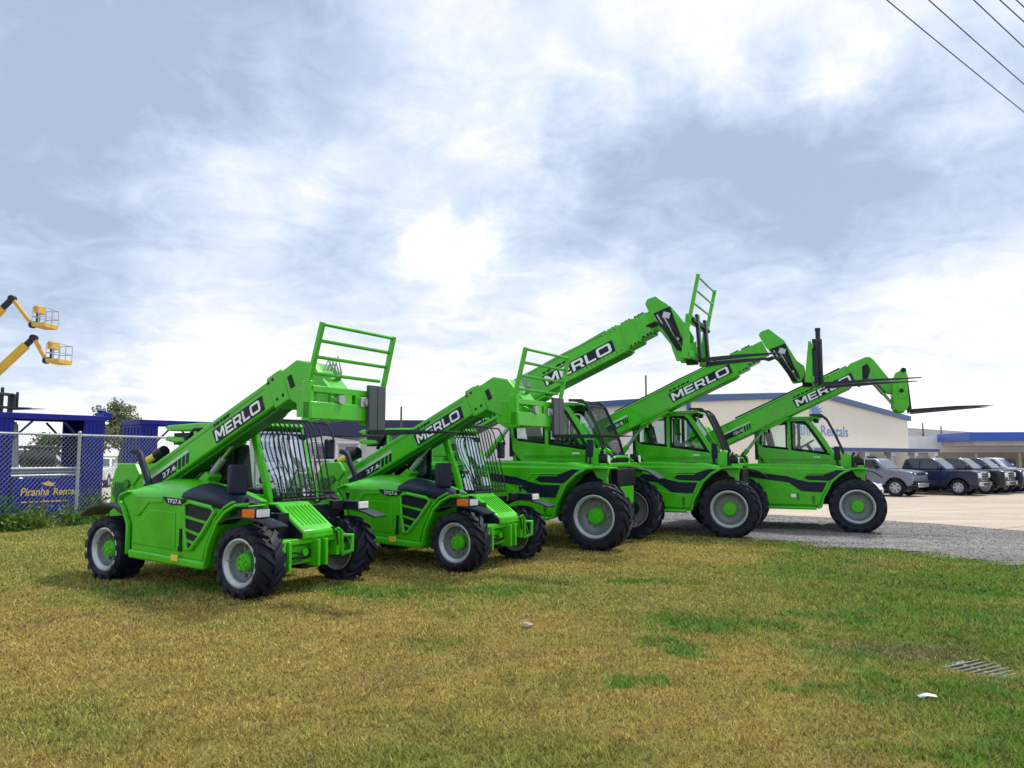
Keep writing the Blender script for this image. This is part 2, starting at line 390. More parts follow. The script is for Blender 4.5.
# ================================================================== small telehandler
def make_small():
    g = thing('telehandler', 'x', 'telehandler')
    # ---- chassis
    m = MB()
    m.bx(-3.0, .06, -.42, .42, .34, .72); m.bx(-2.75, -.1, -.6, -.35, .3, .5); m.bx(-2.0, -.6, .3, .82, .36, .62)
    m.cyl((0, -.8, .40), (0, .8, .40), .085, n=12); m.cyl((-2.46, -.8, .40), (-2.46, .8, .40), .085, n=12)
    m.bx(-.2, .2, -.16, .16, .26, .5); m.bx(-2.66, -2.26, -.16, .16, .26, .5)
    m.build('chassis', 'black', g, bevel=.015)
    # ---- rear frame
    m = MB()
    m.bx(-3.12, -2.62, -.44, .44, .70, 1.16)
    m.prism([(-3.12, 1.16), (-2.62, 1.16), (-2.5, 1.30), (-2.62, 1.45), (-2.98, 1.45), (-3.05, 1.34)], -.44, -.37)
    m.prism([(-3.12, 1.16), (-2.62, 1.16), (-2.5, 1.30), (-2.62, 1.45), (-2.98, 1.45), (-3.05, 1.34)], -.02, .05)
    m.bx(-3.08, -2.62, .05, .8, .75, 1.2)
    m.build('rear_frame', 'green', g, bevel=.015)
    m = MB(); m.cyl((-2.75, -.465, 1.18), (-2.75, .08, 1.18), .06); m.cyl((-2.98, -.455, 1.08), (-2.98, -.4, 1.08), .085)
    for k in range(5): m.tube([(-3.0 + .05 * k, -.455, 1.2), (-2.95 + .03 * k, -.49, 1.05 - .02 * k), (-2.9, -.45, .86)], .011, 6)
    m.build('pivot_pin', 'green_dk', g)
    # ---- engine hood (right side)
    side = [(-1.955, .41), (-1.965, .72), (-2.08, .92), (-2.16, 1.0), (-2.13, 1.06), (-2.0, 1.11), (-.95, 1.085), (-.3, 1.02), (-.03, 1.0), (-.19, .925), (-.33, .815), (-.455, .60), (-.50, .43), (-.54, .36)]
    m = MB(); m.prism(side, -.88, -.46)
    hood = m.build('engine_hood', 'green', g, bevel=.035, seg=3)
    m = MB()
    stn = [(-2.12, .02), (-1.98, .10), (-1.7, .155), (-1.3, .15), (-.95, .10), (-.72, .08), (-.45, .055), (-.2, .0)]
    rows = []
    for x, hh in stn:
        zb = 1.09 if x < -.9 else 1.09 - (x + .9) * .11
        rows.append([(x, -.885, zb - .03), (x, -.862, zb + .025), (x + .02, -.80, zb + .025 + hh * .35), (x + .02, -.66, zb + .02 + hh * .80), (x + .02, -.5, zb + .02 + hh), (x + .02, -.36, zb + .02 + hh), (x + .02, -.33, zb - .1)])
    m.grid(rows); m.add(rows[0], [tuple(range(7))]); m.add(rows[-1], [tuple(range(6, -1, -1))])
    m.build('hood_top', 'green', g, smooth=50)
    # dark shoulder panel
    m = MB(); rows = []
    for x, hh in ((-1.0, .105), (-.86, .095), (-.72, .085), (-.45, .06), (-.2, .012), (-.08, -.01)):
        zb = 1.09 if x < -.9 else 1.09 - (x + .9) * .11
        k = (x + 1.0) / .92; yo = -.892 if x > -.95 else -.80
        r_ = [(x - .05 * 0, -.892, zb - .02 - .06 * k), (x, -.872, zb + .032), (x + .02, -.805, zb + .034 + hh * .35), (x + .02, -.665, zb + .03 + hh * .80), (x + .02, -.52, zb + .03 + hh)]
        rows.append(r_[1:] if False else r_)
    m.grid(rows)
    o = m.build('shoulder_panel', 'slate', g, smooth=50); s_ = o.modifiers.new('t', 'SOLIDIFY'); s_.thickness = .008; s_.offset = 1
    # sill
    m = MB(); m.prism([(-1.94, .33), (-1.97, .42), (-1.9, .435), (-.56, .375), (-.51, .40), (-.535, .30), (-.58, .285)], -.915, -.5)
    m.build('sill', 'green', g, bevel=.025, seg=3)
    # wheel-arch lips
    m = MB(); m.strip([(-.525, -.90, .33), (-.475, -.90, .56), (-.33, -.90, .83), (-.20, -.90, .945), (-.05, -.90, 1.015), (.10, -.90, 1.03)], .085, .035)
    m.strip([(-.60, -.885, .38), (-.545, -.885, .58), (-.40, -.885, .86), (-.26, -.885, .985), (-.12, -.885, 1.05)], .05, .03)
    m.strip([(-1.98, -.895, .37), (-1.985, -.895, .73), (-2.10, -.895, .93), (-2.185, -.895, 1.0), (-2.15, -.895, 1.075), (-2.0, -.89, 1.12)], .06, .028)
    m.build('arch_lip', 'green', g, bevel=.01)
    # embossed doors
    m = MB()
    m.prism([(-1.90, .50), (-1.90, .78), (-1.72, .80), (-1.60, .92), (-1.12, .90), (-1.10, .47)], -.893, -.875)
    m.prism([(-1.92, .85), (-1.84, .87), (-1.66, 1.035), (-1.36, 1.04), (-1.36, 1.0), (-1.62, .99), (-1.80, .83)], -.893, -.875)
    m.build('hood_door', 'green', g, bevel=.012, seg=3)
    m = MB(); m.bx(-1.02, -.985, -.898, -.88, .46, .72); m.bx(-1.035, -.975, -.90, -.885, .46, .52)
    m.build('door_handle', 'black', g, bevel=.004)
    # vents
    m = MB(); m.prism([(-.83, 1.03), (-.935, .995), (-.91, .70), (-.865, .50), (-.80, .515), (-.62, .70), (-.43, .94), (-.47, .965)], -.897, -.87)
    m.build('vent_grille', 'black', g)
    m = MB(); fr = [(-.83, 1.03), (-.945, .99), (-.92, .70), (-.87, .49), (-.80, .50), (-.61, .69), (-.41, .935), (-.48, .975)]
    m.tube([(x, -.897, z) for x, z in fr], .026, 8, closed=True)
    for q in ((.865, -.925, -.50, .80), (.72, -.91, -.61, .655), (.60, -.885, -.7, .56)):
        m.box(((q[1] + q[2]) / 2, -.90, (q[0] + q[3]) / 2), (abs(q[2] - q[1]), .02, .03), Matrix.Rotation(math.atan2(q[0] - q[3], abs(q[2] - q[1])), 3, 'Y'))
    m.build('vent_frame', 'green', g)
    m = MB(); m.prism([(-1.36, 1.075), (-.93, 1.055), (-.985, .985), (-1.19, .985), (-1.27, 1.0)], -.895, -.88)
    text(m, 'TF27.6', (-1.26, -.8965, 1.005), (1, 0, -.02), (0, 0, 1), .25, .05, 1)
    m.build('model_badge', ['navy', 'white'], g, smooth=0)
    m = MB(); m.bx(-1.12, -1.0, -.922, -.91, .355, .425); m.build('sticker', 'yellow', g)
    # ---- mudguards
    m = MB()
    arc = [(-.33, .80), (-.2, .86), (0, .89), (.2, .88), (.38, .845), (.52, .80)]
    for y in (-.81, .81):
        m = MB(); m.strip([(x, y, z) for x, z in arc], .23, .022); m.build('mudguard', 'fendr', g, bevel=.006)
    arc2 = [(-2.95, .80), (-2.78, .89), (-2.5, .95), (-2.25, .93), (-2.08, .86)]
    for y in (-.76, .76):
        m = MB(); m.strip([(x, y, z) for x, z in arc2], .34, .035); m.build('mudguard', 'fendr', g, bevel=.006)
    m = MB(); m.bx(-2.72, -2.3, -.62, -.42, .955, 1.0); m.build('guard_bracket', 'black', g, bevel=.01)
    m = MB(); m.bx(-.05, .02, .5, .70, .88, 1.0); m.build('guard_bracket', 'black', g, bevel=.01)
    # ---- front lamps
    for y in (-.80, .80):
        m = MB(); m.bx(-.06, .235, y - .095, y + .09, .885, .985); m.build('headlamp_housing', 'black', g, bevel=.012)
        m = MB(); m.bx(.235, .26, y - .085, y + .085, .893, .978); m.build('headlamp', 'lens', g, bevel=.008)
        m = MB(); sg = -1 if y < 0 else 1; m.bx(.05, .225, y + sg * .10 - .02, y + sg * .10 + .02, .888, .982); m.build('indicator', 'orange', g, bevel=.01)
        m = MB(); m.tube([(-.02, y, 1.0), (-.02, y + .01, 1.07)], .02); m.sphere((-.02, y, 1.07), .03); m.build('lamp_stalk', 'black', g)
    # ---- front cowl
    m = MB()
    A = [(-.32, 1.0), (-.12, 1.0), (.33, .70), (.33, .61), (.0, .55), (-.32, .6)]
    m.prism(A, -.285, .23); 
    m.build('front_cowl', 'green', g, bevel=.018)
    m = MB(); m.prism([(-.30, .985), (-.14, .985), (.315, .685), (.315, .62), (0, .50), (-.30, .5)], -.30, -.286); m.bx(-.3, .1, -.45, -.29, .55, .9); m.build('cowl_side', 'black', g)
    m = MB(); m.bx(-.4, -.1, .235, .55, .6, .95); m.build('cowl_side', 'black', g)
    m = MB()
    for k in range(7):
        y = -.2 + k * .06
        m.tube([(-.06, y, .968), (.24, y, .764)], .007, 6)
    m.build('cowl_rib', 'green', g)
    # ---- front frame with lashing brackets
    m = MB()
    m.bx(.14, .30, -.56, .34, .56, .62); m.bx(.10, .20, -.48, .24, .35, .56); m.bx(.2, .24, -.40, -.14, .40, .53); m.bx(.2, .23, .08, .22, .38, .54); m.cyl((.12, -.6, .42), (.12, .7, .42), .07); m.bx(.12, .34, -.60, -.55, .32, .62); m.bx(.14, .38, -.10, -.06, .30, .60); m.bx(.14, .38, .02, .06, .30, .60)
    m.bx(.12, .32, .26, .32, .38, .66); m.bx(.22, .34, -.5, -.46, .28, .60); m.cyl((.24, -.56, .36), (.24, .02, .36), .03)
    m.cyl((.2, -.36, .46), (.27, -.36, .46), .05); m.cyl((.2, -.2, .46), (.29, -.2, .46), .045); m.cyl((.1, -.5, .50), (.26, -.5, .50), .05)
    m.tube([(.3, .2, .66), (.36, .25, .70), (.36, .3, .66), (.36, .32, .4)], .018); m.tube([(.3, .36, .6), (.38, .46, .6), (.38, .46, .42), (.3, .36, .38)], .03)
    m.build('front_frame', 'green', g, bevel=.008)
    m = MB()
    for k in range(3): m.tube([(.20, -.52, .52 - .05 * k), (.27, -.40, .47 - .05 * k), (.28, -.25, .455 - .04 * k), (.26, -.08, .48 - .03 * k), (.22, .02, .54 - .03 * k)], .011, 6)
    m.tube([(.3, .18, .67), (.33, .25, .66), (.33, .27, .5)], .012, 6); m.cyl((.3, .2, .64), (.3, .2, .72), .035)
    m.build('hydraulic_line', 'hose', g)
    # ---- cab
    cab_small(g)
    # ---- boom
    bf = BF(-2.6, 1.28, .471)
    m = MB(); bf.box(m, -.22, 2.72, 0, .322, -.42, -.10)
    boom = m.build('boom', 'green', g, bevel=.02)
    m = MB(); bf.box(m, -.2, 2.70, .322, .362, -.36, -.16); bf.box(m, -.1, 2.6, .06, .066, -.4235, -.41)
    m.build('boom_underside', 'green_dk', boom)  # lower face coloured darker to carry the shade below the boom
    m = MB(); bf.box(m, 2.68, 2.94, -.02, .37, -.44, -.08); bf.box(m, 2.66, 2.84, -.05, -.02, -.40, -.14)
    m.build('boom_collar', 'green', boom, bevel=.015)
    m = MB(); 
    for a, t in ((2.70, .02), (2.78, .015), (2.76, .26), (2.86, .26)): m.cyl(bf.p(a, t + .02, -.445), bf.p(a, t + .02, -.43), .022, n=10)
    bf.box(m, 3.0, 3.07, .12, .27, -.447, -.43)
    m.build('wear_pad', 'black', boom, bevel=.01)
    m = MB()
    m.prism(bf.poly([(2.93, .01), (3.20, 0), (3.40, .15), (3.52, .55), (3.44, .72), (3.18, .70), (3.08, .56), (2.93, .39)]), -.435, -.10)
    hd = m.build('boom_head', 'green', boom, bevel=.02)
    m = MB(); p0 = bf.p(3.215, .008, 0); 
    a0, a1 = bf.p(3.22, .006, 0), bf.p(3.36, .112, 0); nn = Vector((.6, 0, .7)) * .004
    m.add([a0 + nn + Vector((0, -.36, 0)), a1 + nn + Vector((0, -.36, 0)), a1 + nn + Vector((0, -.2, 0)), a0 + nn + Vector((0, -.2, 0))], [(0, 1, 2, 3)])
    m.build('warning_sticker', 'yellow', hd)
    merlo_side(bf, -.4235, 1.62, .135, .86, .135, boom, '27.6', .12, .125, .98, .155, None)
    # lift cylinder, levelling rod
    m = MB(); m.cyl((-1.42, -.26, 1.20), (-1.10, -.26, 1.52), .045); m.build('lift_cylinder', 'steel', g)
    m = MB(); m.cyl((-1.25, -.26, 1.37), (-.78, -.26, 1.84), .028); m.build('lift_rod', 'chrome', g)
    m = MB(); m.prism([(-.92, 1.90), (-.62, 1.93), (-.72, 1.78), (-.86, 1.74)], -.34, -.18); m.prism([(-1.52, 1.2), (-1.3, 1.36), (-1.22, 1.30), (-1.36, 1.12)], -.36, -.16); m.build('cylinder_bracket', 'green', g, bevel=.01)
    m = MB(); m.cyl((-1.85, -.3, 1.24), (-1.50, -.3, 1.54), .018); m.sphere((-1.5, -.3, 1.54), .035); m.build('levelling_rod', 'steel', g)
    # exhaust, yellow safety strut
    m = MB(); m.tube([(-2.10, -.55, 1.15), (-2.18, -.55, 1.30), (-2.28, -.55, 1.45), (-2.32, -.55, 1.56), (-2.38, -.55, 1.60), (-2.46, -.55, 1.615)], .042, 10); m.build('exhaust_pipe', 'slate', g)
    m = MB(); a, b = Vector((-3.36, 0, 1.35)), Vector((-2.62, 0, 1.62)); m.cyl(a, a.lerp(b, .32), .05, mi=0); m.cyl(a.lerp(b, .32), a.lerp(b, .42), .052, mi=1); m.cyl(a.lerp(b, .42), a.lerp(b, .78), .05, mi=0); m.cyl(a.lerp(b, .78), b, .075, mi=1)
    m.box(a.lerp(b, .5) + Vector((0, .06, -.06)), (.75, .06, .06), Matrix.Rotation(-.35, 3, 'Y'), mi=1)
    m.build('safety_strut', ['yellow', 'black'], g)
    # mirror on its arm
    m = MB(); m.box((-.42, -.60, 1.28), (.16, .20, .34), Matrix.Rotation(R(-25), 3, 'Z')); mir = m.build('side_mirror', 'slate', g, bevel=.03, seg=3)
    m = MB(); m.tube([(-.42, -.6, 1.12), (-.40, -.6, .98)], .014); m.build('mirror_arm', 'black', mir)
    # carriage and guard
    m = MB()
    m.bx(.86, .96, -.85, .30, 2.22, 2.29); m.bx(.86, .98, -.86, .0, 1.94, 2.12); m.bx(.86, .96, .0, .30, 1.90, 2.0); m.bx(.84, .96, -.86, -.80, 1.92, 2.34); m.bx(.86, .96, -.36, -.22, 2.1, 2.24); m.bx(.86, .96, -.16, -.06, 2.1, 2.24); m.bx(.86, .96, .24, .30, 1.9, 2.3)
    m.prism([(.34, 2.02), (.5, 2.40), (.62, 2.36), (.88, 2.16), (.88, 1.96), (.5, 1.93)], -.42, -.36); m.prism([(.34, 2.02), (.5, 2.40), (.62, 2.36), (.88, 2.16), (.88, 1.96), (.5, 1.93)], -.16, -.10)
    m.prism([(.62, 2.28), (.88, 2.26), (.88, 1.97), (.62, 1.97)], -.72, -.68)
    car = m.build('fork_carriage', 'green', g, bevel=.008)
    m = MB()
    for a, b in (((.90, -.83, 2.28), (1.06, -.80, 2.95)), ((.90, .27, 2.0), (1.06, .36, 2.95))):
        m.tube([a, b], .034, 4)
    for k, z in enumerate((2.93, 2.76, 2.59, 2.42)):
        x = .90 + (z - 2.28) * .24
        m.tube([(x, -.80 - .01 * k, z), (x, .355 - .03 * k, z)], .02, 8)
    m.build('load_guard', 'green', car, bevel=.004)
    m = MB(); m.cyl((.92, -.42, 2.16), (1.0, -.42, 2.16), .05); m.cyl((.92, -.02, 2.15), (1.02, -.02, 2.15), .045); m.bx(.9, 1.0, -.12, -.02, 2.1, 2.2)
    for k in range(4): m.tube([(.7, -.4 + .05 * k, 2.5), (.72, -.36 + .05 * k, 2.62 + .02 * k), (.75, -.30 + .04 * k, 2.5), (.7, -.2 + .02 * k, 2.42)], .012, 6)
    m.build('quick_coupling', 'steel', car)
    fork_pair(g, .99, (.045, .19), 1.80, 2.35, 1.12, .135)
    m = MB(); m.cyl((-.10, -.05, 2.20), (-.50, .06, 2.02), .03); m.cyl((-.34, .02, 2.09), (-.56, .075, 1.99), .045); m.build('tilt_cylinder', 'steel', boom)
    w = make_wheel(g, .40, .36, .25, .105, 15)
    place_wheels(g, w, [(0, -.74, .40), (-2.46, -.74, .40), (0, .74, .40), (-2.46, .74, .40)])
    return g

def cab_small(g):
    c = bpy.data.objects.new('cab', None); COL.objects.link(c); c.parent = g; c.empty_display_size = .2
    y0, y1 = -.03, .80
    m = MB()
    pil = [(-.86, 1.94), (-.84, 1.80), (-.74, 1.52), (-.62, 1.24), (-.54, .95)]
    m.strip([(x, y0 + .03, z) for x, z in pil], .075, .085); m.strip([(x, y1 - .03, z) for x, z in pil], .06, .06)
    m.bx(-2.0, -1.93, y0, y0 + .07, 1.0, 1.9); m.bx(-2.0, -1.93, y1 - .07, y1, 1.0, 1.9)
    m.bx(-1.98, -.6, y0 - .0, y0 + .05, .7, 1.08); m.bx(-1.98, -.6, y1 - .05, y1, .5, 1.06); m.bx(-2.0, -1.95, y0 + .05, y1 - .05, .6, 1.15); m.bx(-.62, -.56, y0 + .05, y1 - .05, .5, 1.03)
    m.build('cab_frame', 'green', c, bevel=.012)
    m = MB()
    m.prism([(-2.5, 1.885), (-2.62, 1.93), (-2.55, 1.965), (-1.9, 1.985), (-.85, 1.97), (-.80, 1.93), (-.86, 1.88)], y0 + .0, y1)
    m.prism([(-2.62, 1.76), (-2.60, 1.82), (-2.25, 1.80), (-2.2, 1.74), (-2.4, 1.72)], y0 + .02, y0 + .3)
    m.build('cab_roof', 'green', c, bevel=.02)
    m = MB(); m.bx(-2.45, -1.95, y0 + .04, y1 - .04, 1.70, 1.86); m.tube([(-2.2, y0 + .02, 1.66), (-2.12, y0 + .02, 1.80), (-1.98, y0 + .02, 1.90), (-1.8, y0 + .02, 1.90)], .03); m.bx(-.95, -.82, y0 + .05, y1 - .05, 1.86, 1.885)  # black box stands in for the shaded gap under the rear roof
    m.build('roof_shade_and_trim', 'black', c)
    # glass
    m = MB()
    ws = [(-.83, 1.86), (-.80, 1.78), (-.70, 1.52), (-.58, 1.25), (-.52, 1.04)]
    m.grid([[(x + .01, y0 + .075, z), (x + .035, (y0 + y1) / 2, z), (x + .01, y1 - .065, z)] for x, z in ws])
    m.build('windscreen', 'glass', c)
    for y in (y0 + .02, y1 - .02):
        m = MB(); m.add([(-1.92, y, 1.09), (-.63, y, 1.09), (-.70, y, 1.30), (-.90, y, 1.86), (-1.92, y, 1.86)], [(0, 1, 2, 3, 4)]); m.build('side_window', 'glass', c)
    m = MB(); m.add([(-1.97, y0 + .1, 1.16), (-1.97, y1 - .1, 1.16), (-1.97, y1 - .1, 1.86), (-1.97, y0 + .1, 1.86)], [(0, 1, 2, 3)]); m.build('rear_window', 'glass', c)
    m = MB(); m.strip([(x - .045, y0 + .045, z - .01) for x, z in pil], .03, .05); m.bx(-1.2, -1.13, y0 + .02, y0 + .06, 1.08, 1.86)
    m.bx(-.60, -.50, y0 + .06, y1 - .06, 1.0, 1.045)
    m.build('window_seal', 'black', c)
    # inside
    m = MB(); m.bx(-1.75, -1.2, .2, .68, 1.0, 1.12); m.box((-1.72, .44, 1.40), (.12, .46, .6), Matrix.Rotation(R(-10), 3, 'Y')); m.box((-1.76, .44, 1.76), (.09, .26, .16)); m.bx(-1.6, -1.2, .12, .18, 1.2, 1.25)
    m.build('driver_seat', 'seat', c, bevel=.04, seg=3)
    m = MB(); pts = []
    for k in range(20):
        a = 2 * math.pi * k / 20; v = Vector((0, math.cos(a) * .18, math.sin(a) * .18)); v.rotate(Matrix.Rotation(R(55), 3, 'Y')); pts.append(v + Vector((-.98, .44, 1.30)))
    m.tube(pts, .016, 8, closed=True); m.tube([(-.98, .44, 1.30), (-.75, .44, 1.0)], .035); m.bx(-.85, -.62, .1, .8, .95, 1.14); m.bx(-1.9, -.6, y0 + .06, y1 - .06, .6, .66); m.bx(-1.3, -1.1, .06, .14, 1.0, 1.28)
    m.bx(-1.94, -1.9, .1, .8, 1.1, 1.4)
    m.build('dashboard', 'black', c, bevel=.01)
    m = MB()
    m.tube([(-.92, .12, 1.80), (-.86, .12, 1.70)], .012); m.box((-.86, .16, 1.68), (.06, .14, .10)); m.box((-.83, .56, 1.80), (.08, .16, .08)); m.box((-.82, .74, 1.80), (.08, .12, .08))
    m.tube([(-.50, .25, 1.06), (-.56, .4, 1.3), (-.63, .55, 1.42)], .01)
    m.build('work_light', 'black', c, bevel=.01)
    # front guard of bent rods
    m = MB()
    n = 11
    for k in range(n):
        y = -.06 + k * .078
        if k == n - 1: y += .03
        m.tube([(-.98, y, 1.995), (-.62, y, 1.995), (-.54, y, 1.975), (-.48, y, 1.90), (-.40, y, 1.60), (-.27, y, 1.12), (-.26, y, 1.02)], .0105, 6)
    m.tube([(-.97, -.07, 1.985), (-.97, .76, 1.985)], .012, 6); m.tube([(-.275, -.07, 1.10), (-.275, .76, 1.10)], .012, 6); m.tube([(-.27, -.07, 1.02), (-.27, .78, 1.02)], .016, 6); m.tube([(-.60, -.07, 2.005), (-.60, .75, 2.005)], .012, 6)
    m.tube([(-.6, .78, 1.99), (-.46, .86, 1.97), (-.40, .89, 1.85), (-.36, .90, 1.72)], .013, 6)
    m.build('screen_guard', 'wire', c)
    m = MB(); m.box((-.42, .87, 1.64), (.07, .14, .26)); m.build('side_mirror', 'slate', c, bevel=.02)
# ================================================================== large telehandler
def make_big():
    g = thing('telehandler', 'x', 'telehandler')
    m = MB()
    m.bx(-3.35, .10, -.36, .36, .55, 1.0); m.bx(-2.3, -.75, -1.08, -.4, .53, .7); m.bx(-2.3, -.7, .4, 1.1, .5, .95)
    m.cyl((0, -.95, .55), (0, .95, .55), .11, n=12); m.cyl((-2.9, -.95, .55), (-2.9, .95, .55), .11, n=12); m.bx(-.25, .25, -.25, .25, .35, .7); m.bx(-3.15, -2.65, -.25, .25, .35, .7)
    m.bx(-.62, .1, -.62, -.40, .7, 1.27); m.bx(-.5, .2, -.5, .5, 1.0, 1.3)
    m.build('chassis', 'black', g, bevel=.015)
    m = MB(); m.bx(-3.75, -3.2, -.5, .5, .75, 1.5); m.prism([(-3.7, 1.5), (-3.0, 1.5), (-2.95, 1.85), (-3.15, 2.28), (-3.5, 2.2)], -.42, -.345); m.prism([(-3.7, 1.5), (-3.0, 1.5), (-2.95, 1.85), (-3.15, 2.28), (-3.5, 2.2)], .065, .14)
    m.bx(-3.7, -3.3, -1.1, 1.1, .9, 1.2)
    m.build('rear_frame', 'green', g, bevel=.02)
    side = [(-3.3, 1.24), (-3.28, 1.34), (-3.1, 1.375), (-.35, 1.335), (-.14, 1.31), (-.33, 1.20), (-.50, 1.04), (-.66, .70), (-.71, .54), (-2.2, .54), (-2.27, .85), (-2.45, 1.1), (-2.75, 1.22)]
    m = MB(); m.prism(side, -1.15, -.33); m.build('engine_hood', 'green', g, bevel=.03, seg=3)
    m = MB(); m.prism([(-3.2, 1.3), (-3.12, 1.41), (-1.5, 1.43), (-.5, 1.40), (-.22, 1.345), (-.25, 1.3)], -1.02, -.30); m.build('hood_top', 'green', g, bevel=.045, seg=3)
    m = MB(); m.bx(-1.95, -1.62, -.72, -.5, 1.425, 1.436); m.bx(-1.0, -.65, -.72, -.5, 1.41, 1.428); m.build('hood_vent', 'green_dk', g)
    m = MB()
    m.prism([(-3.2, 1.28), (-2.1, 1.255), (-1.35, 1.165), (-1.16, 1.10), (-.92, 1.045), (-.565, 1.045), (-.66, .835), (-1.07, .85), (-1.32, 1.03), (-2.1, 1.13), (-3.1, 1.16)], -1.158, -1.14)
    m.prism([(-1.04, 1.14), (-.95, 1.215), (-.62, 1.21), (-.36, 1.30), (-.21, 1.295), (-.42, 1.135), (-.53, 1.072), (-.92, 1.085)], -1.158, -1.14)
    m.build('side_stripe', 'navy', g, bevel=.004)
    m = MB(); m.prism([(-1.9, 1.19), (-1.36, 1.10), (-1.19, 1.02), (-1.15, .98), (-1.25, 1.0), (-1.4, 1.07), (-1.9, 1.16)], -1.162, -1.15); m.prism([(-1.05, 1.12), (-.97, 1.205), (-.62, 1.20), (-.62, 1.185), (-.95, 1.185), (-1.02, 1.12), (-.93, 1.08), (-.93, 1.065)], -1.164, -1.15, mi=1)
    m.build('stripe_highlight', ['slate', 'green'], g)
    m = MB(); m.prism([(-1.9, .57), (-1.9, 1.03), (-1.55, 1.05), (-1.28, .88), (-.76, .79), (-.77, .57)], -1.164, -1.14); m.prism([(-1.24, 1.12), (-1.1, 1.23), (-.62, 1.24), (-.6, 1.22), (-1.05, 1.21), (-1.16, 1.11)], -1.162, -1.14)
    m.build('hood_door', 'green', g, bevel=.012, seg=3)
    m = MB(); m.bx(-.86, -.81, -1.172, -1.16, .60, .76); m.build('door_handle', 'green_dk', g)
    m = MB(); m.tube([(-2.25, -1.13, .50), (-.78, -1.13, .50)], .035, 8); m.bx(-2.2, -.75, -1.12, -.8, .50, .54); m.build('sill', 'green', g, bevel=.006)
    m = MB(); m.strip([(-.76, -1.11, .505), (-.69, -1.11, .53), (-.645, -1.11, .72), (-.47, -1.11, 1.06), (-.30, -1.11, 1.215), (-.12, -1.11, 1.315), (.05, -1.11, 1.335), (.22, -1.11, 1.325)], .15, .045)
    m.bx(-.1, .2, -1.17, -.5, 1.30, 1.335)
    m.build('arch_lip', 'green', g, bevel=.012)
    # front frame
    m = MB()
    m.bx(.04, .15, -.95, .95, 1.34, 1.40); m.prism([(-.08, 1.3), (.2, 1.3), (.17, 1.18), (.12, 1.12), (.0, 1.16)], -.98, -.9); m.bx(.09, .17, -.97, -.9, 1.0, 1.30); m.prism([(-.08, 1.3), (.2, 1.3), (.17, 1.18), (.12, 1.12), (.0, 1.16)], .9, .98)
    m.prism([(-.30, 1.34), (-.29, 1.60), (-.18, 1.66), (-.08, 1.60), (-.06, 1.34)], -.36, -.30); m.prism([(-.30, 1.34), (-.29, 1.60), (-.18, 1.66), (-.08, 1.60), (-.06, 1.34)], -.02, .04); m.bx(-.27, -.08, -.30, -.02, 1.34, 1.52)
    m.bx(.08, .2, -.36, .36, .7, 1.0); m.tube([(.0, -.5, 1.42), (.1, -.3, 1.5), (.12, .2, 1.5), (.12, .6, 1.42)], .025)
    m.build('front_frame', 'green', g, bevel=.01)
    m = MB()
    for k in range(7):
        y = -.5 + .12 * k
        m.tube([(-.08, y, 1.45), (.0 + .02 * (k % 2), y + .04, 1.58 - .03 * (k % 3)), (.08, y + .06, 1.5), (.12, y + .12, 1.42)], .014, 6)
    m.bx(-.05, .1, -.2, .3, 1.4, 1.48); m.bx(-.06, .06, .3, .5, 1.4, 1.54)
    m.build('hydraulic_line', 'hose', g)
    for y in (-.86, .86):
        m = MB(); m.cyl((.02, y, 1.46), (.16, y, 1.46), .075); m.bx(.0, .12, y - .05, y + .05, 1.40, 1.55); m.tube([(.06, y, 1.54), (.06, y, 1.62)], .018); m.build('headlamp_housing', 'black', g, bevel=.008)
        m = MB(); m.cyl((.16, y, 1.46), (.172, y, 1.46), .064); m.build('headlamp', 'lens', g)
    m = MB(); m.bx(-.42, -.30, -.33, -.27, 1.50, 1.80); mi = m.build('side_mirror', 'slate', g, bevel=.02)
    m = MB(); m.tube([(-.36, -.3, 1.5), (-.36, -.33, 1.36)], .016); m.build('mirror_arm', 'black', mi)
    m = MB(); m.tube([(-.36, -.5, 1.40), (-.36, -.5, 1.66)], .018); m.tube([(-.06, -.6, 1.36), (-.06, -.6, 1.58), (-.03, -.6, 1.64)], .02); m.sphere((-.03, -.6, 1.65), .03); m.build('lamp_stalk', 'black', g)
    arc = [(-2.35, 1.02), (-2.55, 1.16), (-2.9, 1.22), (-3.25, 1.16), (-3.45, 1.02)]
    for dx, y, dz in ((0, -.95, 0), (0, .95, 0), (2.9, .95, .08)):
        m = MB(); m.strip([(x + dx, y, z + dz) for x, z in arc], .42, .03); m.build('mudguard', 'fendr', g, bevel=.008)
    cab_big(g)
    w = make_wheel(g, .555, .43, .33, .137, 17)
    place_wheels(g, w, [(0, -.965, .555), (-2.9, -.965, .555), (0, .965, .555), (-2.9, .965, .555)])
    return g

